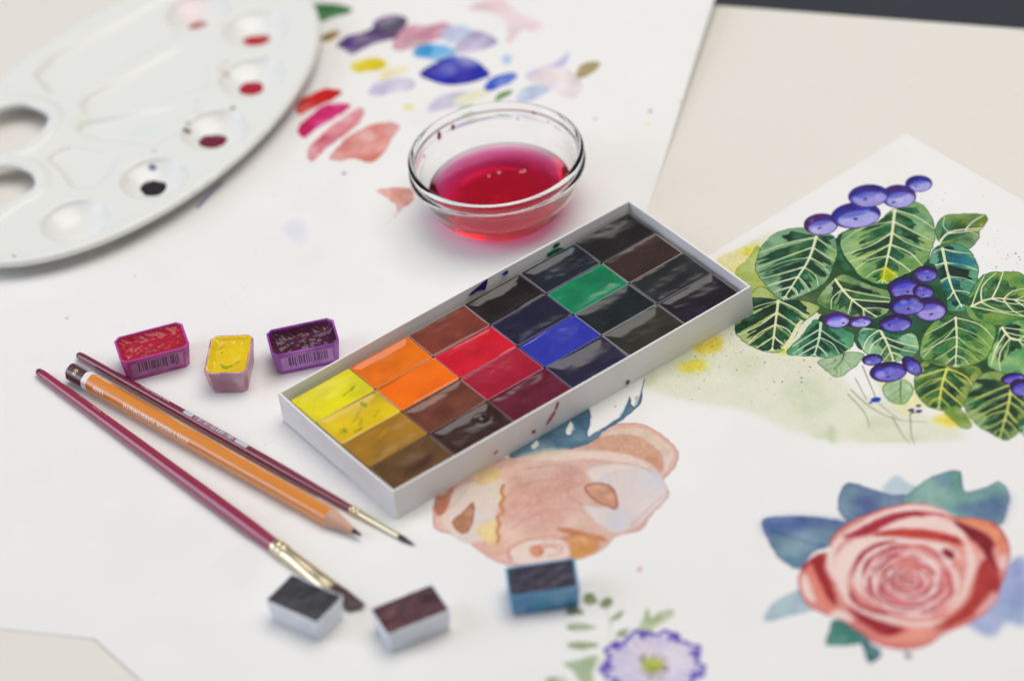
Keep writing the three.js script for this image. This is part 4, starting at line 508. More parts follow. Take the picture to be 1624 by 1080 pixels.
loosePan('loose pan of bright yellow paint with green marks, pinkish cup', -112.6, 0.4, -0.6, 1.42, 23.8, 17.6, 11, { group: trioGroup, seed: 302, cup: [200, 158, 176], spots: [[176, 96, 112], [214, 190, 206], [150, 84, 96], [176, 150, 196], [196, 120, 130], [220, 196, 204]], height: (a, b, hx, hz) => { const e = Math.min(hx - Math.abs(a), hz - Math.abs(b)); return 10.9 - 1.1 * smooth(0, 3, e) + (fbm(a * 0.3, b * 0.3, 8) - 0.5) * 0.9 + (e < 0.8 ? 0.35 * fbm(a, b, 3) : 0); }, mat: paintMat(paintTex([228, 194, 10], 302, { light: [240, 214, 60], dark: [186, 150, 10], streak: 10, specks: 2, smears: [[[110, 140, 20], 0.24, 0.4, 0.05, 0.12, 0.6, 0.75], [[96, 130, 16], 0.2, 0.55, 0.04, 0.14, -0.5, 0.7], [[150, 150, 16], 0.32, 0.72, 0.08, 0.05, 0.8, 0.5], [[70, 40, 20], 0.62, 0.3, 0.014, 0.02, 0, 0.9], [[160, 140, 16], 0.75, 0.25, 0.1, 0.03, 1, 0.4]] }), 0.25, 0.0001) });
loosePan('violet stained loose pan of dark plum paint with barcode near the box', -82.8, 0.4, -5.6, 0.125, 27.6, 17.2, 11, { group: trioGroup, seed: 303, cup: [150, 60, 160], spots: [[176, 90, 190], [120, 30, 130], [190, 120, 204], [130, 50, 150]], code: barcode(8, [186, 130, 196], [60, 16, 66]), height: lump(11, 2.4, 1.6, 11, 0.02), mat: paintMat(paintTex([70, 18, 48], 303, { light: [120, 60, 80], streak: 26, specks: 12 }), 0.26, 0.00012) });
const whiteCup = [[224, 230, 238], [[232, 236, 242], [212, 220, 232]]];
const black = loosePan('white loose pan full of black paint in front of the flat brush', -87.6, 0.8, 144.6, -0.70, 24.6, 16.2, 10.2, { group: blockGroup, seed: 304, cup: whiteCup[0], spots: whiteCup[1], r: 1.2, n: 3, taper: 0.9, wall: 0.6, mat: paintMat(paintTex([46, 46, 52], 304, { light: [84, 86, 92], specks: 4 }), 0.42) });
loosePan('white loose pan full of maroon brown paint in the near middle', -49.4, 0.8, 157.6, 0.36, 25.4, 16.2, 10.2, { group: blockGroup, seed: 305, cup: whiteCup[0], spots: whiteCup[1], r: 1.0, n: 3, taper: 0.9, wall: 0.6, mat: paintMat(paintTex([76, 34, 46], 305, { light: [120, 90, 84], smears: [[[40, 22, 28], 0.8, 0.3, 0.08, 0.1, 0, 0.7], [[124, 110, 70], 0.25, 0.35, 0.05, 0.06, 0, 0.5]] }), 0.36) });
loosePan('blue stained loose pan of dark indigo paint on the peach rose', -0.4, 0.8, 150, 0.01, 26, 16.2, 10.2, { group: blockGroup, seed: 306, cup: [72, 138, 190], spots: [[40, 104, 170], [130, 180, 214], [60, 150, 180], [96, 150, 200], [150, 180, 220]], r: 1.2, n: 3, taper: 0.9, wall: 0.8, height: (a, b) => 10.0 + (fbm(a * 0.4, b * 0.4, 4) - 0.5) * 0.5, mat: paintMat(paintTex([38, 34, 58], 306, { light: [70, 64, 90], specks: 8 }), 0.36) });

// ---------- brushes and pencil: lathe bodies laid on the paper ----------
function rod(profile, nSeg = 40) { // profile: [s along the axis, radius a, radius b?]; axis +x, uv = (s/L, angle)
  const pos = [], uv = [], idx = [], L = profile[profile.length - 1][0] - profile[0][0];
  profile.forEach(([s, ra, rb = ra]) => { for (let k = 0; k <= nSeg; k++) { const a = k / nSeg * Math.PI * 2; pos.push(s, Math.sin(a) * rb, Math.cos(a) * ra); uv.push((s - profile[0][0]) / L, k / nSeg); } });
  for (let i = 0; i < profile.length - 1; i++) for (let k = 0; k < nSeg; k++) { const a = i * (nSeg + 1) + k, b = a + 1, c = a + nSeg + 1, d = c + 1; idx.push(a, b, c, b, d, c); }
  return toCreasedNormals(geoOf(pos, idx, uv), 0.9);
}
function lay(name, label, category, a, b, group) { // a thing whose +x axis runs from a to b (mm, world)
  const A = new THREE.Vector3(...a), B = new THREE.Vector3(...b), d = B.clone().sub(A), L = d.length(); d.normalize();
  const t = thing(name, label, category, a[0], a[1], a[2], 0, group), z = new THREE.Vector3().crossVectors(d, new THREE.Vector3(0, 1, 0)).normalize(), y = new THREE.Vector3().crossVectors(z, d);
  t.quaternion.setFromRotationMatrix(new THREE.Matrix4().makeBasis(d, y, z)); return [t, L];
}
const spline = (pts, n) => { const o = []; for (let i = 0; i < n; i++) { const s = lerp(pts[0][0], pts[pts.length - 1][0], i / (n - 1)); let k = 0; while (k < pts.length - 2 && s > pts[k + 1][0]) k++; const t = smooth(pts[k][0], pts[k + 1][0], s); o.push([s, lerp(pts[k][1], pts[k + 1][1], t), lerp(pts[k][2] ?? pts[k][1], pts[k + 1][2] ?? pts[k + 1][1], t)]); } return o; };
const roundEnd = (r, s0) => [[s0, 0.001], [s0 + r * 0.08, r * 0.4], [s0 + r * 0.3, r * 0.72], [s0 + r * 0.65, r * 0.93], [s0 + r * 1.1, r]];
function handleTex(base, draw, w = 1024, h = 64) { const cv = canvas(w, h), c = cv.getContext('2d'), R = rngOf(41); c.fillStyle = rgb(...base); c.fillRect(0, 0, w, h); for (let i = 0; i < 220; i++) { c.fillStyle = rgb(...base.map((v) => clamp(v + (R() - 0.5) * 34, 0, 255)), 0.35); c.fillRect(R() * w, R() * h, 20 + R() * 120, 1 + R() * 2); } draw?.(c, w, h); return tex(cv); }
const lacquer = (t) => phys({ map: t, roughness: 0.35, clearcoat: 1, clearcoatRoughness: 0.12 });
const brass = phys({ color: 0xdccfae, metalness: 1, roughness: 0.28 }), silverGold = phys({ color: 0xddd2b0, metalness: 1, roughness: 0.24 });
const hairMat = (col) => { const cv = canvas(128, 128), c = cv.getContext('2d'), R = rngOf(77); c.fillStyle = rgb(...col); c.fillRect(0, 0, 128, 128); for (let i = 0; i < 200; i++) { c.strokeStyle = rgb(...col.map((v) => v * (0.6 + R() * 1.1)), 0.6); c.lineWidth = 0.7; const y = R() * 128; c.beginPath(); c.moveTo(0, y); c.lineTo(128, y + (R() - 0.5) * 8); c.stroke(); } const t = tex(cv); return std({ map: t, roughness: 0.5, bumpMap: t, bumpScale: 0.0001 }); };
{ // flat brush
  const [t, L] = lay('paint_brush', 'thick maroon flat brush with golden ferrule, dark hair behind black pan', 'brush', [-191.6, 2.3, -17.2], [-68.6, 2.6, 144.6]);
  const f0 = L * 0.758, f1 = L * 0.925;
  part(t, 'handle', rod([...roundEnd(1.7, 0), ...spline([[4, 2.0], [30, 2.35], [80, 2.75], [f0 - 36, 3.05], [f0 - 14, 3.1], [f0 + 1, 2.75]], 40)]), lacquer(handleTex([146, 14, 64], (c, w, h) => { c.fillStyle = rgb(70, 12, 40); c.fillRect(0, 0, 16, h); c.fillStyle = rgb(212, 190, 196, 0.8); c.save(); c.font = 'bold 11px sans-serif'; c.translate(300, h * 0.72); c.fillText('5', 0, 0); c.restore(); for (let k = 0; k < 4; k++) c.fillRect(250 + k * 9, h * 0.68, 5, 3); })));
  const fp = spline([[f0, 2.95, 2.95], [f0 + 10, 2.95, 2.75], [f1 - 8, 3.1, 1.8], [f1, 3.25, 1.35]], 30); fp.forEach((p) => { for (const s of [f0 + 2.4, f0 + 5.2]) { const k = 0.28 * Math.exp(-(((p[0] - s) / 0.7) ** 2)); p[1] += k; p[2] += k; } });
  const fer = part(t, 'ferrule', rod([[f0, 2.6], ...fp, [f1, 3.0, 1.15]]), brass);
  for (const s of [2.6, 5.2]) part(fer, 'crimp_ring', rod([[f0 + s - 0.9, 2.85], [f0 + s - 0.6, 3.2], [f0 + s, 3.32], [f0 + s + 0.6, 3.2], [f0 + s + 0.9, 2.85]]), brass);
  const hp = rod(spline([[f1 - 0.6, 3.0, 1.2], [f1 + 4, 3.3, 1.3], [L - 3, 3.1, 0.7], [L + 1, 2.9, 0.15]], 16)), q = hp.attributes.position; for (let i = 0; i < q.count; i++) { const s = (q.getX(i) - f1) / (L - f1); if (s > 0) q.setX(i, q.getX(i) - s * (q.getZ(i) + 3) * 0.5); }
  part(t, 'hair', hp, hairMat([58, 36, 40]));
}
{ // round brush
  const [t, L] = lay('paint_brush', 'thin maroon round brush with pointed tip behind the pencil', 'brush', [-175.4, 2.35, -24.2], [-45.6, 1.75, 114.4]);
  const f0 = L * 0.822, f1 = L * 0.954;
  part(t, 'handle', rod([...roundEnd(1.55, 0), ...spline([[3, 1.75], [40, 2.0], [90, 2.2], [f0 - 40, 2.2], [f0 - 8, 1.75], [f0 + 0.5, 1.5]], 40)]), lacquer(handleTex([118, 14, 52], (c, w, h) => {
    c.fillStyle = rgb(50, 16, 46); c.fillRect(0, 0, 14, h);
    c.save(); c.translate(250, h * 0.74); c.fillStyle = rgb(212, 196, 206); c.font = 'bold 15px sans-serif'; c.fillText('PROFESSIONAL', 0, 0); c.restore();
    const R = rngOf(9); c.fillStyle = rgb(196, 198, 206); c.fillRect(415, h * 0.64, 34, 11); for (let x = 456; x < 600;) { const k = 2 + R() * 6; c.fillRect(x, h * 0.64, k, 11); x += k + 2 + R() * 2.4; } c.fillRect(606, h * 0.64, 44, 11); })));
  const fer = part(t, 'ferrule', rod([[f0, 1.5], ...spline([[f0, 1.7], [f0 + 5, 1.55], [f1, 1.05]], 20), [f1, 0.85]]), silverGold);
  for (const s of [1.2, 3.4]) part(fer, 'crimp_ring', rod([[f0 + s - 0.7, 1.5], [f0 + s - 0.4, 1.85], [f0 + s, 1.95], [f0 + s + 0.4, 1.85], [f0 + s + 0.7, 1.5]]), brass);
  part(t, 'hair', rod(spline([[f1 - 0.5, 0.9], [f1 + 2, 1.0], [L - 4, 0.6], [L + 0.5, 0.02]], 16)), hairMat([52, 26, 44]));
}
{ // hexagonal pencil
  const [t, L] = lay('pencil', 'orange hexagonal drawing pencil with dark brown end and white ring', 'pencil', [-177.6, 4.4, -12.0], [-64.8, 3.6, 107.6]);
  const R0 = 3.95, roll = 0.436, N = 72, hexR = (a) => { const s = Math.PI / 3, k = ((a + roll) % s + s) % s - s / 2; return Math.min(R0 * 0.925 / Math.cos(k), R0 * 0.975); };
  const tanA = R0 / 19.5, coneEnd = (a) => L - hexR(a) / tanA * 0.93;   // where the sharpening cut meets each facet
  const band = (s0, s1, dr = 0) => { const pos = [], uv = [], idx = []; const M = 6; for (let i = 0; i <= M; i++) for (let k = 0; k <= N; k++) { const a = k / N * Math.PI * 2, r = hexR(a) + dr, A = typeof s0 === 'function' ? s0(a) : s0, B = typeof s1 === 'function' ? s1(a) : s1, s = lerp(A, B, i / M); pos.push(s, Math.sin(a) * r, Math.cos(a) * r); uv.push(s / L, k / N); } for (let i = 0; i < M; i++) for (let k = 0; k < N; k++) { const a = i * (N + 1) + k, b = a + 1, c = a + N + 1, d = c + 1; idx.push(a, b, c, b, d, c); } return toCreasedNormals(geoOf(pos, idx, uv), 0.35); };
  const tx = (() => { const cv = canvas(2048, 256), c = cv.getContext('2d'); c.fillStyle = rgb(222, 134, 30); c.fillRect(0, 0, 2048, 256); const R = rngOf(12); for (let i = 0; i < 150; i++) { c.fillStyle = rgb(206 + R() * 30, 120 + R() * 24, 20 + R() * 20, 0.3); c.fillRect(R() * 2048, R() * 256, 30 + R() * 200, 1.5); }
    c.fillStyle = rgb(236, 236, 240); c.save(); c.translate(905, LETTER_Y); c.rotate(Math.PI); c.scale(1.45, 1); c.font = 'bold 26px sans-serif'; c.fillText('KOH-I-NOOR HARDTMUTH', 0, 0); c.fillText('1500', 418, 0); c.restore();
    c.save(); c.translate(800, LETTER_Y + 34); c.rotate(Math.PI); c.font = '13px sans-serif'; c.fillStyle = rgb(238, 214, 160, 0.8); c.restore(); return tex(cv); });
  const LETTER_Y = 226; // on the facet turned to the camera's lower left
  part(t, 'body', band(13, coneEnd), lacquer(tx()));
  const capG = (() => { const g = band(1.2, 10.2), dome = []; return g; })();
  const ct = (() => { const cv = canvas(256, 256), c = cv.getContext('2d'); c.fillStyle = rgb(72, 36, 38); c.fillRect(0, 0, 256, 256); c.fillStyle = rgb(226, 196, 120); c.font = 'bold 30px sans-serif'; return [cv, c]; })();
  { const [cv, c] = ct; c.save(); c.translate(5.6 / 12 * 256, 212); c.scale(1.95, 1); c.rotate(-Math.PI / 2); c.font = 'bold 27px sans-serif'; c.textAlign = 'center'; c.fillText('8B', 0, 9); c.restore(); }
  const capT = tex(ct[0]); capT.repeat.x = L / 12; const capM = lacquer(capT), cap = part(t, 'dipped_end', capG, capM);
  { const pos = [0.1, 0, 0], idx = [], uv = [0.001, 0.5], M = 5; for (let i = 1; i <= M; i++) for (let k = 0; k <= N; k++) { const a = k / N * Math.PI * 2, f = i / M, r = hexR(a) * Math.sin(f * Math.PI / 2) ** 0.7; pos.push(lerp(0.1, 1.2, 1 - Math.cos(f * Math.PI / 2)), Math.sin(a) * r, Math.cos(a) * r); uv.push(0.001, 0.5); } for (let k = 0; k < N; k++) idx.push(0, k + 2, k + 1); for (let i = 0; i < M - 1; i++) for (let k = 0; k < N; k++) { const a = 1 + i * (N + 1) + k, b = a + 1, c = a + N + 1, d = c + 1; idx.push(a, b, c, b, d, c); } part(cap, 'end_face', geoOf(pos, idx, uv), capM); }
  part(t, 'white_ring', band(10.2, 13, 0.03), phys({ color: 0xe9e6e2, roughness: 0.35, clearcoat: 0.6, clearcoatRoughness: 0.15 }));
  // sharpened wood cone and lead
  { const pos = [], uv = [], idx = [], M = 10, leadR = 1.15, Ls = L - leadR / tanA * 0.93; for (let i = 0; i <= M; i++) for (let k = 0; k <= N; k++) { const a = k / N * Math.PI * 2, A = coneEnd(a), s = lerp(A, Ls, i / M), r = lerp(hexR(a), leadR, i / M); pos.push(s, Math.sin(a) * r, Math.cos(a) * r); uv.push(i / M, k / N * 3); } for (let i = 0; i < M; i++) for (let k = 0; k < N; k++) { const a = i * (N + 1) + k, b = a + 1, c = a + N + 1, d = c + 1; idx.push(a, b, c, b, d, c); }
    const cv = canvas(128, 128), c = cv.getContext('2d'), R = rngOf(15); c.fillStyle = rgb(206, 164, 142); c.fillRect(0, 0, 128, 128); for (let i = 0; i < 120; i++) { c.fillStyle = rgb(180 + R() * 40, 134 + R() * 36, 110 + R() * 36, 0.4); c.fillRect(R() * 128, R() * 128, 10 + R() * 60, 1.2); } const wt = tex(cv); wt.wrapS = wt.wrapT = THREE.RepeatWrapping;
    part(t, 'sharpened_wood', geoOf(pos, idx, uv), std({ map: wt, roughness: 0.7 }));
    part(t, 'lead', rod([[Ls - 0.05, leadR], [L - 1.4, 0.42], [L - 0.9, 0.25], [L - 0.75, 0.02]], 24), std({ color: 0x2e2e33, roughness: 0.4, metalness: 0.3 })); }
}

// ---------- glass bowl and rinse water ----------
{
  const bx = 3.3, bz = -85.5, t = thing('glass_bowl', 'small clear glass bowl with thick rim on the swatch sheet', 'bowl', bx, 0.42, bz);
  const out = [[0, 0.0], [19, 0.0], [21.2, 0.3], [23, 1.2], [26.5, 4.2], [30.3, 9.2], [33.2, 15], [34.9, 20.4], [35.4, 21.8], [36.3, 22.5], [36.9, 23.6], [36.8, 25], [36.2, 26.0], [36.4, 27.2], [36.7, 28.4], [36.4, 29.4], [35.4, 29.9], [34.5, 29.5], [34.0, 28.4], [33.7, 26], [33.2, 23], [32.6, 20.6]];
  const inn = [[32.2, 20], [30.8, 14.6], [28.2, 9.6], [24.8, 5.6], [20.6, 3.0], [15, 2.2], [0, 2.0]];
  const sm = (pts) => new THREE.CatmullRomCurve3(pts.map(([r, y]) => new THREE.Vector3(r, y, 0)), false, 'centripetal').getPoints(pts.length * 5).map((v) => new THREE.Vector2(Math.max(0, v.x), v.y));
  const prof = sm([...out, ...inn]); prof[0].x = 0; prof[prof.length - 1].x = 0;
  const glass = phys({ color: 0xffffff, roughness: 0.02, transmission: 1, thickness: 2, ior: 1.36, attenuationColor: new THREE.Color(0.92, 0.96, 0.95), attenuationDistance: 0.08 });
  const b = part(t, 'bowl_wall', new THREE.LatheGeometry(prof, 128), glass);
  const wl = 12.2, innerR = (y) => { const p = sm(inn); for (let i = 0; i < p.length - 1; i++) if (y <= p[i].y && y >= p[i + 1].y) return lerp(p[i].x, p[i + 1].x, (p[i].y - y) / (p[i].y - p[i + 1].y + 1e-9)); return 0; };
  const w = thing('rinse_water', 'magenta pink rinse water in the glass bowl', 'water', bx, 0.42, bz), wp = [new THREE.Vector2(0, 1.9)];
  for (let y = 2.05; y <= wl; y += 0.5) wp.push(new THREE.Vector2(innerR(y) + 0.15, y - 0.1)); wp.push(new THREE.Vector2(innerR(wl) + 0.15, wl + 0.35), new THREE.Vector2(innerR(wl) - 0.4, wl + 0.1), new THREE.Vector2(innerR(wl) - 1.4, wl), new THREE.Vector2(0, wl));
  wp.splice(wp.length - 1, 0, ...[1.6, 1.8, 2.2].map((d) => new THREE.Vector2(innerR(wl) - d, wl))); const g = new THREE.LatheGeometry(wp, 96);
  part(w, 'liquid', g, phys({ color: 0xffffff, roughness: 0.0, transmission: 1, thickness: 5, ior: 1.33, attenuationColor: new THREE.Color(0.985, 0.025, 0.19), attenuationDistance: 0.0125 }));
  for (const [x, z, r] of [[-4, -8, 0.5], [0.5, -9.5, 0.6], [9.5, -8, 0.5], [11, -8.4, 0.65]]) part(w, 'bubble', new THREE.SphereGeometry(r, 14, 8, 0, 7, 0, Math.PI / 2).translate(x, wl - 0.05, z), phys({ color: 0xf6c8cc, roughness: 0.1, clearcoat: 1 }));
  // pink drops dried on the inside of the rim
  const dm = phys({ color: new THREE.Color(0.62, 0.02, 0.22), roughness: 0.2, transmission: 0.4, thickness: 0 });
  for (const [a, y, s, e] of [[3.97, 24.4, 1.2, 2.3], [4.2, 24.6, 0.9, 1.6], [5.28, 27.0, 1.2, 0.7], [5.06, 23, 0.5, 0.5], [3.58, 22.5, 0.6, 0.9], [5.5, 25, 0.5, 0.4]]) { const d = new THREE.SphereGeometry(1, 12, 8).scale(s, e, 0.22), r = lerp(32.6, 34.0, (y - 20.6) / 7.8) - 0.05; d.rotateY(-a - Math.PI / 2); d.translate(Math.cos(a) * r, y, Math.sin(a) * r); part(t, 'dried_drop', d, dm); }
}

// ---------- white plastic palette ----------
{
  const cx = -156.2, cz = -180.6, a = 114.2, b = 67.3, th = -0.9, n = 2.04, TOP = 8.8, ex = [Math.cos(th), Math.sin(th)], ez = [-Math.sin(th), Math.cos(th)];
  const toLocal = (f) => pairs(f).map(([x, z]) => [(x - cx) * ex[0] + (z - cz) * ex[1], (x - cx) * ez[0] + (z - cz) * ez[1]]);
  const wells = toLocal([-176.3,-105.3,-142.8,-128.4,-116.0,-157.9,-99.1,-193.7,-96.2,-231.7,-122.5,-252.1]);
  const hole1 = toLocal([-189.8,-185.2,-191.8,-174.3,-199.9,-163.9,-212.5,-160.2,-226.3,-161.4,-232.4,-174.4,-224.5,-186.3,-210.8,-194.7,-199.6,-195.1]), hole2 = toLocal([-194.9,-140.7,-195.2,-131.7,-203.2,-125.3,-213.7,-115.6,-223.9,-102.4,-237.0,-96.5,-243.3,-115.3,-233.4,-135.5,-220.3,-148.5,-209.4,-151.2,-199.7,-148.1]);
  const basins = [toLocal([-197.9,-218.1,-189.7,-232.1,-157.8,-253.1,-116.9,-282.6,-105.4,-271.9,-117.4,-248.8,-131.9,-232.9,-177.8,-202.8,-189.9,-200.6]), toLocal([-176.5,-190.4,-173.8,-197.0,-132.0,-224.9,-121.2,-223.4,-115.2,-208.1,-118.3,-189.3,-129.5,-186.1,-160.2,-183.4,-174.1,-181.7]), toLocal([-178.7,-170.4,-174.7,-178.0,-158.8,-178.8,-130.9,-180.2,-126.8,-172.1,-131.1,-156.6,-143.5,-149.6,-155.9,-156.0,-168.4,-161.6]), toLocal([-190.8,-153.5,-185.4,-159.8,-179.4,-161.7,-155.9,-149.1,-159.9,-135.3,-168.0,-125.8,-178.8,-128.1,-184.6,-143.0])];
  const sdPoly = (P, x, y) => { let d = Infinity, s = -1; for (let i = 0, j = P.length - 1; i < P.length; j = i++) { const [ax, ay] = P[i], [bx, by] = P[j], ex2 = bx - ax, ey = by - ay, wx = x - ax, wy = y - ay, t = clamp((wx * ex2 + wy * ey) / (ex2 * ex2 + ey * ey), 0, 1), dx = wx - ex2 * t, dy = wy - ey * t; d = Math.min(d, dx * dx + dy * dy); const c1 = y >= ay, c2 = y < by, c3 = ex2 * wy > ey * wx; if ((c1 && c2 && c3) || (!c1 && !c2 && !c3)) s = -s; } return s * Math.sqrt(d); };  // > 0 inside
  const F = (x, y) => Math.pow(Math.pow(Math.abs(x / a), n) + Math.pow(Math.abs(y / b), n), 1 / n);
  const sdOut = (x, y) => { const e = 0.5, f = F(x, y), gx = (F(x + e, y) - F(x - e, y)) / (2 * e), gy = (F(x, y + e) - F(x, y - e)) / (2 * e); return (1 - f) / Math.max(1e-4, Math.hypot(gx, gy)); };
  const densify = (P) => { const o = []; for (let i = 0; i < P.length; i++) { const [p0, p1, p2, p3] = [-1, 0, 1, 2].map((k) => P[(i + k + P.length) % P.length]); for (let k = 0; k < 5; k++) { const t = k / 5; o.push([0, 1].map((d) => 0.5 * (2 * p1[d] + (p2[d] - p0[d]) * t + (2 * p0[d] - 5 * p1[d] + 4 * p2[d] - p3[d]) * t * t + (3 * p1[d] - p0[d] - 3 * p2[d] + p3[d]) * t * t * t))); } } return o; };
  const H1 = densify(hole1), H2 = densify(hole2);
  const inside = (x, y) => Math.min(sdOut(x, y), -sdPoly(H1, x, y), -sdPoly(H2, x, y));
  const bax = basins.map((B) => { const p0 = B[0], p1 = B[3]; const L = Math.hypot(p1[0] - p0[0], p1[1] - p0[1]); return [p0, [(p1[0] - p0[0]) / L, (p1[1] - p0[1]) / L], L]; });
  const top = (x, y) => {
    const so = sdOut(x, y), s1 = -sdPoly(H1, x, y), s2 = -sdPoly(H2, x, y); let h = TOP;
    h += 0.35 * (1 - smooth(3, 8, so)); h += 0.9 * (1 - smooth(4.5, 7.5, Math.min(s1, s2)));
    const e = Math.min(so, s1, s2), r = 1.5; if (e < r) h -= r - Math.sqrt(Math.max(0, r * r - (r - Math.max(e, 0)) ** 2));
    for (const [wx, wy] of wells) { const d = Math.hypot(x - wx, y - wy) / 14.6; if (d < 1.06) h -= 6.2 * (d < 0.9 ? 1 - 0.86 * d * d : 0.3034 * (1 - smooth(0.80, 1.06, d)) / (1 - smooth(0.80, 1.06, 0.9))); }
    basins.forEach((B, i) => { const d = sdPoly(B, x, y); if (d > 0) { const [p0, u, L] = bax[i], k = clamp(((x - p0[0]) * u[0] + (y - p0[1]) * u[1]) / L, 0, 1); h -= 2.9 * smooth(0, 3.4, d) * (1 - 0.8 * k); } });
    return h;
  };
  const t = thing('paint_palette', 'white plastic oval palette with round wells holding red and black paint', 'palette', cx, 0.4, cz, -th), res = 1.1, THK = 1.3;
  const nx = Math.ceil(2 * a / res) + 2, ny = Math.ceil(2 * b / res) + 2, pos = [], nor = [], uv = [], idx = [];
  const normal = (x, y) => { const e = 0.4, gx = (top(x + e, y) - top(x - e, y)) / (2 * e), gy = (top(x, y + e) - top(x, y - e)) / (2 * e), L = Math.hypot(gx, 1, gy); return [-gx / L, 1 / L, -gy / L]; };
  const val = new Float32Array((nx + 1) * (ny + 1)), X = (i) => (i - nx / 2) * res, Y = (j) => (j - ny / 2) * res, vmap = new Map();
  for (let i = 0; i <= nx; i++) for (let j = 0; j <= ny; j++) val[i * (ny + 1) + j] = inside(X(i), Y(j));
  const vert = (key, x, y) => { let v = vmap.get(key); if (v === undefined) { const h = top(x, y), q = normal(x, y); v = pos.length / 3; pos.push(x, h, y, x, Math.max(h - THK, 0.02), y); nor.push(...q, ...q.map((k) => -k)); uv.push(x / (2 * a) + 0.5, 0.5 - y / (2 * b), x / (2 * a) + 0.5, 0.5 - y / (2 * b)); vmap.set(key, v); } return v; };
  const walls = [];
  for (let i = 0; i < nx; i++) for (let j = 0; j < ny; j++) {
    const cs = [[i, j], [i, j + 1], [i + 1, j + 1], [i + 1, j]], vs = cs.map(([p, q]) => val[p * (ny + 1) + q]); if (vs.every((v) => v <= 0)) continue;
    const poly = []; for (let k = 0; k < 4; k++) { const A = cs[k], B = cs[(k + 1) % 4], va = vs[k], vb = vs[(k + 1) % 4]; if (va > 0) poly.push([vert('n' + A, X(A[0]), Y(A[1])), false]); if ((va > 0) !== (vb > 0)) { const f = va / (va - vb), key = 'e' + [A, B].map(String).sort().join('|'); poly.push([vert(key, lerp(X(A[0]), X(B[0]), f), lerp(Y(A[1]), Y(B[1]), f)), true]); } }
    for (let k = 1; k < poly.length - 1; k++) { idx.push(poly[0][0], poly[k][0], poly[k + 1][0]); idx.push(poly[0][0] + 1, poly[k + 1][0] + 1, poly[k][0] + 1); }
    for (let k = 0; k < poly.length; k++) { const p = poly[k], q = poly[(k + 1) % poly.length]; if (p[1] && q[1]) walls.push([p[0], q[0]]); }
  }
  for (const [p, q] of walls) { const o = pos.length / 3; for (const v of [p, q]) for (const w of [0, 1]) { pos.push(pos[(v + w) * 3], pos[(v + w) * 3 + 1], pos[(v + w) * 3 + 2]); const x = pos[v * 3], y = pos[v * 3 + 2], e = 0.5, gx = inside(x + e, y) - inside(x - e, y), gy = inside(x, y + e) - inside(x, y - e), L = Math.hypot(gx, gy) || 1; nor.push(-gx / L, 0, -gy / L); uv.push(uv[v * 2], uv[v * 2 + 1]); } idx.push(o, o + 1, o + 2, o + 2, o + 1, o + 3); }
  const g = new THREE.BufferGeometry(); g.setAttribute('position', new THREE.Float32BufferAttribute(pos, 3)); g.setAttribute('normal', new THREE.Float32BufferAttribute(nor, 3)); g.setAttribute('uv', new THREE.Float32BufferAttribute(uv, 2)); g.setIndex(idx);
  // pigment left on the plastic
  const PX = 6, cv = canvas(Math.round(2 * a * PX), Math.round(2 * b * PX)), c = cv.getContext('2d'), R = rngOf(88); c.scale(PX, PX); c.translate(a, b); PXMM = PX;
  c.fillStyle = rgb(230, 231, 226); c.fillRect(-a, -b, 2 * a, 2 * b);
  const spot = (f, r, col, al = 0.9, bl = 0.3) => { const [q] = toLocal(f); c.save(); c.filter = `blur(${bl * PX}px)`; c.beginPath(); c.ellipse(q[0], q[1], r, r * 0.75, R() * 3, 0, 7); c.fillStyle = rgb(...col, al); c.fill(); c.restore(); };
  spot([-126.4,-259.5], 9, [228, 204, 206], 0.6, 2.5); spot([-112.3,-202.9], 2, [214, 190, 184], 0.6, 0.8); spot([-110.0,-207.3], 1.6, [206, 180, 172], 0.6, 0.6); spot([-110.2,-200.0], 0.9, [150, 116, 90]); spot([-107.7,-171.7], 1.2, [104, 86, 70]); spot([-128.3,-161.6], 1.6, [66, 44, 48]); spot([-127.7,-165.7], 0.7, [120, 80, 84], 0.7); spot([-123.5,-172.3], 2.4, [226, 208, 208], 0.5, 1); spot([-114.6,-168.4], 4, [228, 212, 210], 0.4, 1.5); spot([-123.4,-180.0], 0.7, [186, 184, 178], 0.8); spot([-92.3,-206.9], 0.7, [186, 180, 160]); spot([-85.1,-201.3], 0.6, [190, 186, 176]);
  spot([-143.8,-139.6], 1.7, [56, 62, 116]); spot([-142.5,-147.3], 1.0, [170, 172, 176]); spot([-146.3,-133.2], 0.7, [110, 112, 124]); spot([-154.4,-131.3], 0.6, [176, 178, 186]); spot([-201.4,-85.5], 0.8, [176, 110, 86]); spot([-202.5,-86.6], 0.5, [190, 140, 120]); spot([-175.6,-176.3], 4, [222, 222, 196], 0.5, 1.4); spot([-148.3,-164.7], 8, [219, 228, 222], 0.5, 2.5); spot([-176.5,-106.2], 5, [226, 226, 212], 0.5, 2);
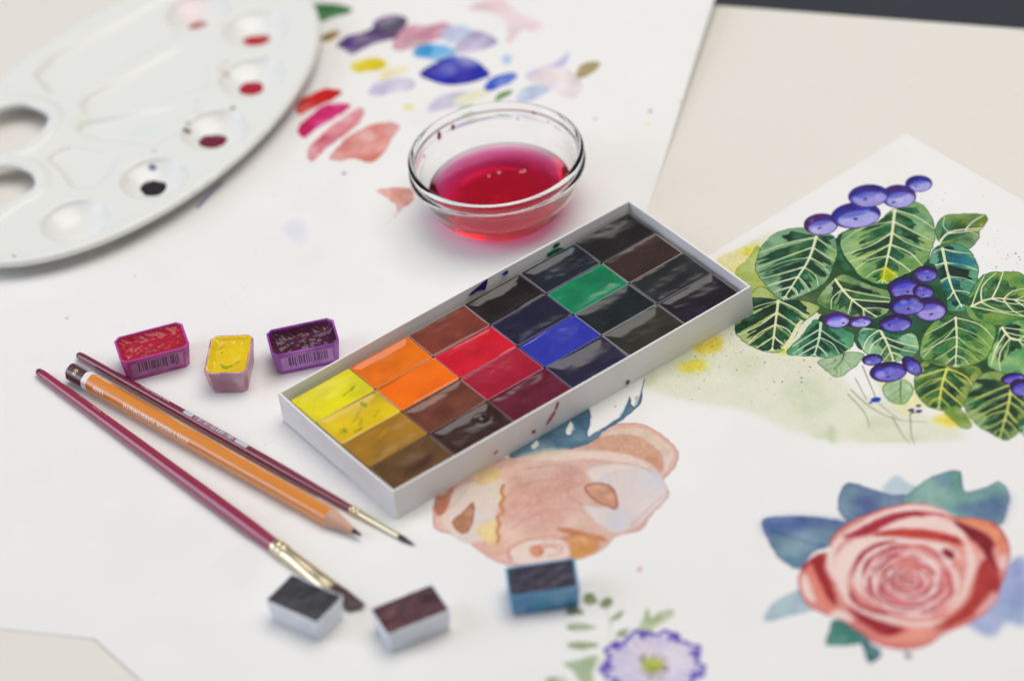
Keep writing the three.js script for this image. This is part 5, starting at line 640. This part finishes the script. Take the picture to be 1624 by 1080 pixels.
  for (let i = 0; i < 60; i++) { c.fillStyle = rgb(140, 136, 130, 0.25); c.beginPath(); c.arc((R() - 0.5) * 2 * a, (R() - 0.5) * 2 * b, 0.1 + R() * 0.25, 0, 7); c.fill(); }
  part(t, 'tray_plate', g, phys({ map: tex(cv), roughness: 0.42, clearcoat: 0.4, clearcoatRoughness: 0.08 }));
  // wet paint in the wells
  const puddle = (f, rx, ry, rot, col, seed, hgt = 0.9) => { const [q] = toLocal(f), Rr = rngOf(seed), N = 28, M = 6, p = [], id = [], uvp = []; const rad = Array.from({ length: N }, () => 0.9 + Rr() * 0.2); for (let k = 0; k < N; k++) rad[k] = (rad[k] + rad[(k + 1) % N]) / 2; p.push(q[0], top(q[0], q[1]) + hgt, q[1]); uvp.push(0, 0);
    for (let m = 1; m <= M; m++) for (let k = 0; k < N; k++) { const an = k / N * Math.PI * 2, f2 = m / M, lx = Math.cos(an) * rx * 1.25 * rad[k] * f2, ly = Math.sin(an) * ry * 1.45 * rad[k] * f2, x = q[0] + lx * Math.cos(rot) - ly * Math.sin(rot), y = q[1] + lx * Math.sin(rot) + ly * Math.cos(rot); p.push(x, m === M ? top(x, y) - 0.1 : top(x, y) + hgt * Math.pow(1 - f2 * f2, 0.6) * (m === M - 1 ? 0.9 : 1), y); uvp.push(0, 0); }
    for (let k = 0; k < N; k++) id.push(0, 1 + (k + 1) % N, 1 + k); for (let m = 0; m < M - 1; m++) for (let k = 0; k < N; k++) { const A = 1 + m * N + k, B = 1 + m * N + (k + 1) % N; id.push(A, B, A + N, B, B + N, A + N); }
    const gp = geoOf(p, id, uvp); part(t, 'paint_puddle', gp, phys({ color: new THREE.Color(rgb(...col)), roughness: 0.16, clearcoat: 0.6, clearcoatRoughness: 0.05 })); };
  puddle([-123.2,-248.8], 3.9, 2.9, 0.3, [170, 14, 32], 1); puddle([-96.6,-229.4], 5.2, 3.6, 0.9, [182, 10, 34], 2); puddle([-99.8,-192.1], 4.6, 4.2, 0.6, [172, 10, 44], 3); puddle([-117.5,-156.2], 5.2, 3.9, 0.8, [112, 16, 44], 4); puddle([-143.8,-128.0], 4.6, 4.2, 0.7, [34, 24, 38], 5);
}
renderer.render(scene, camera);
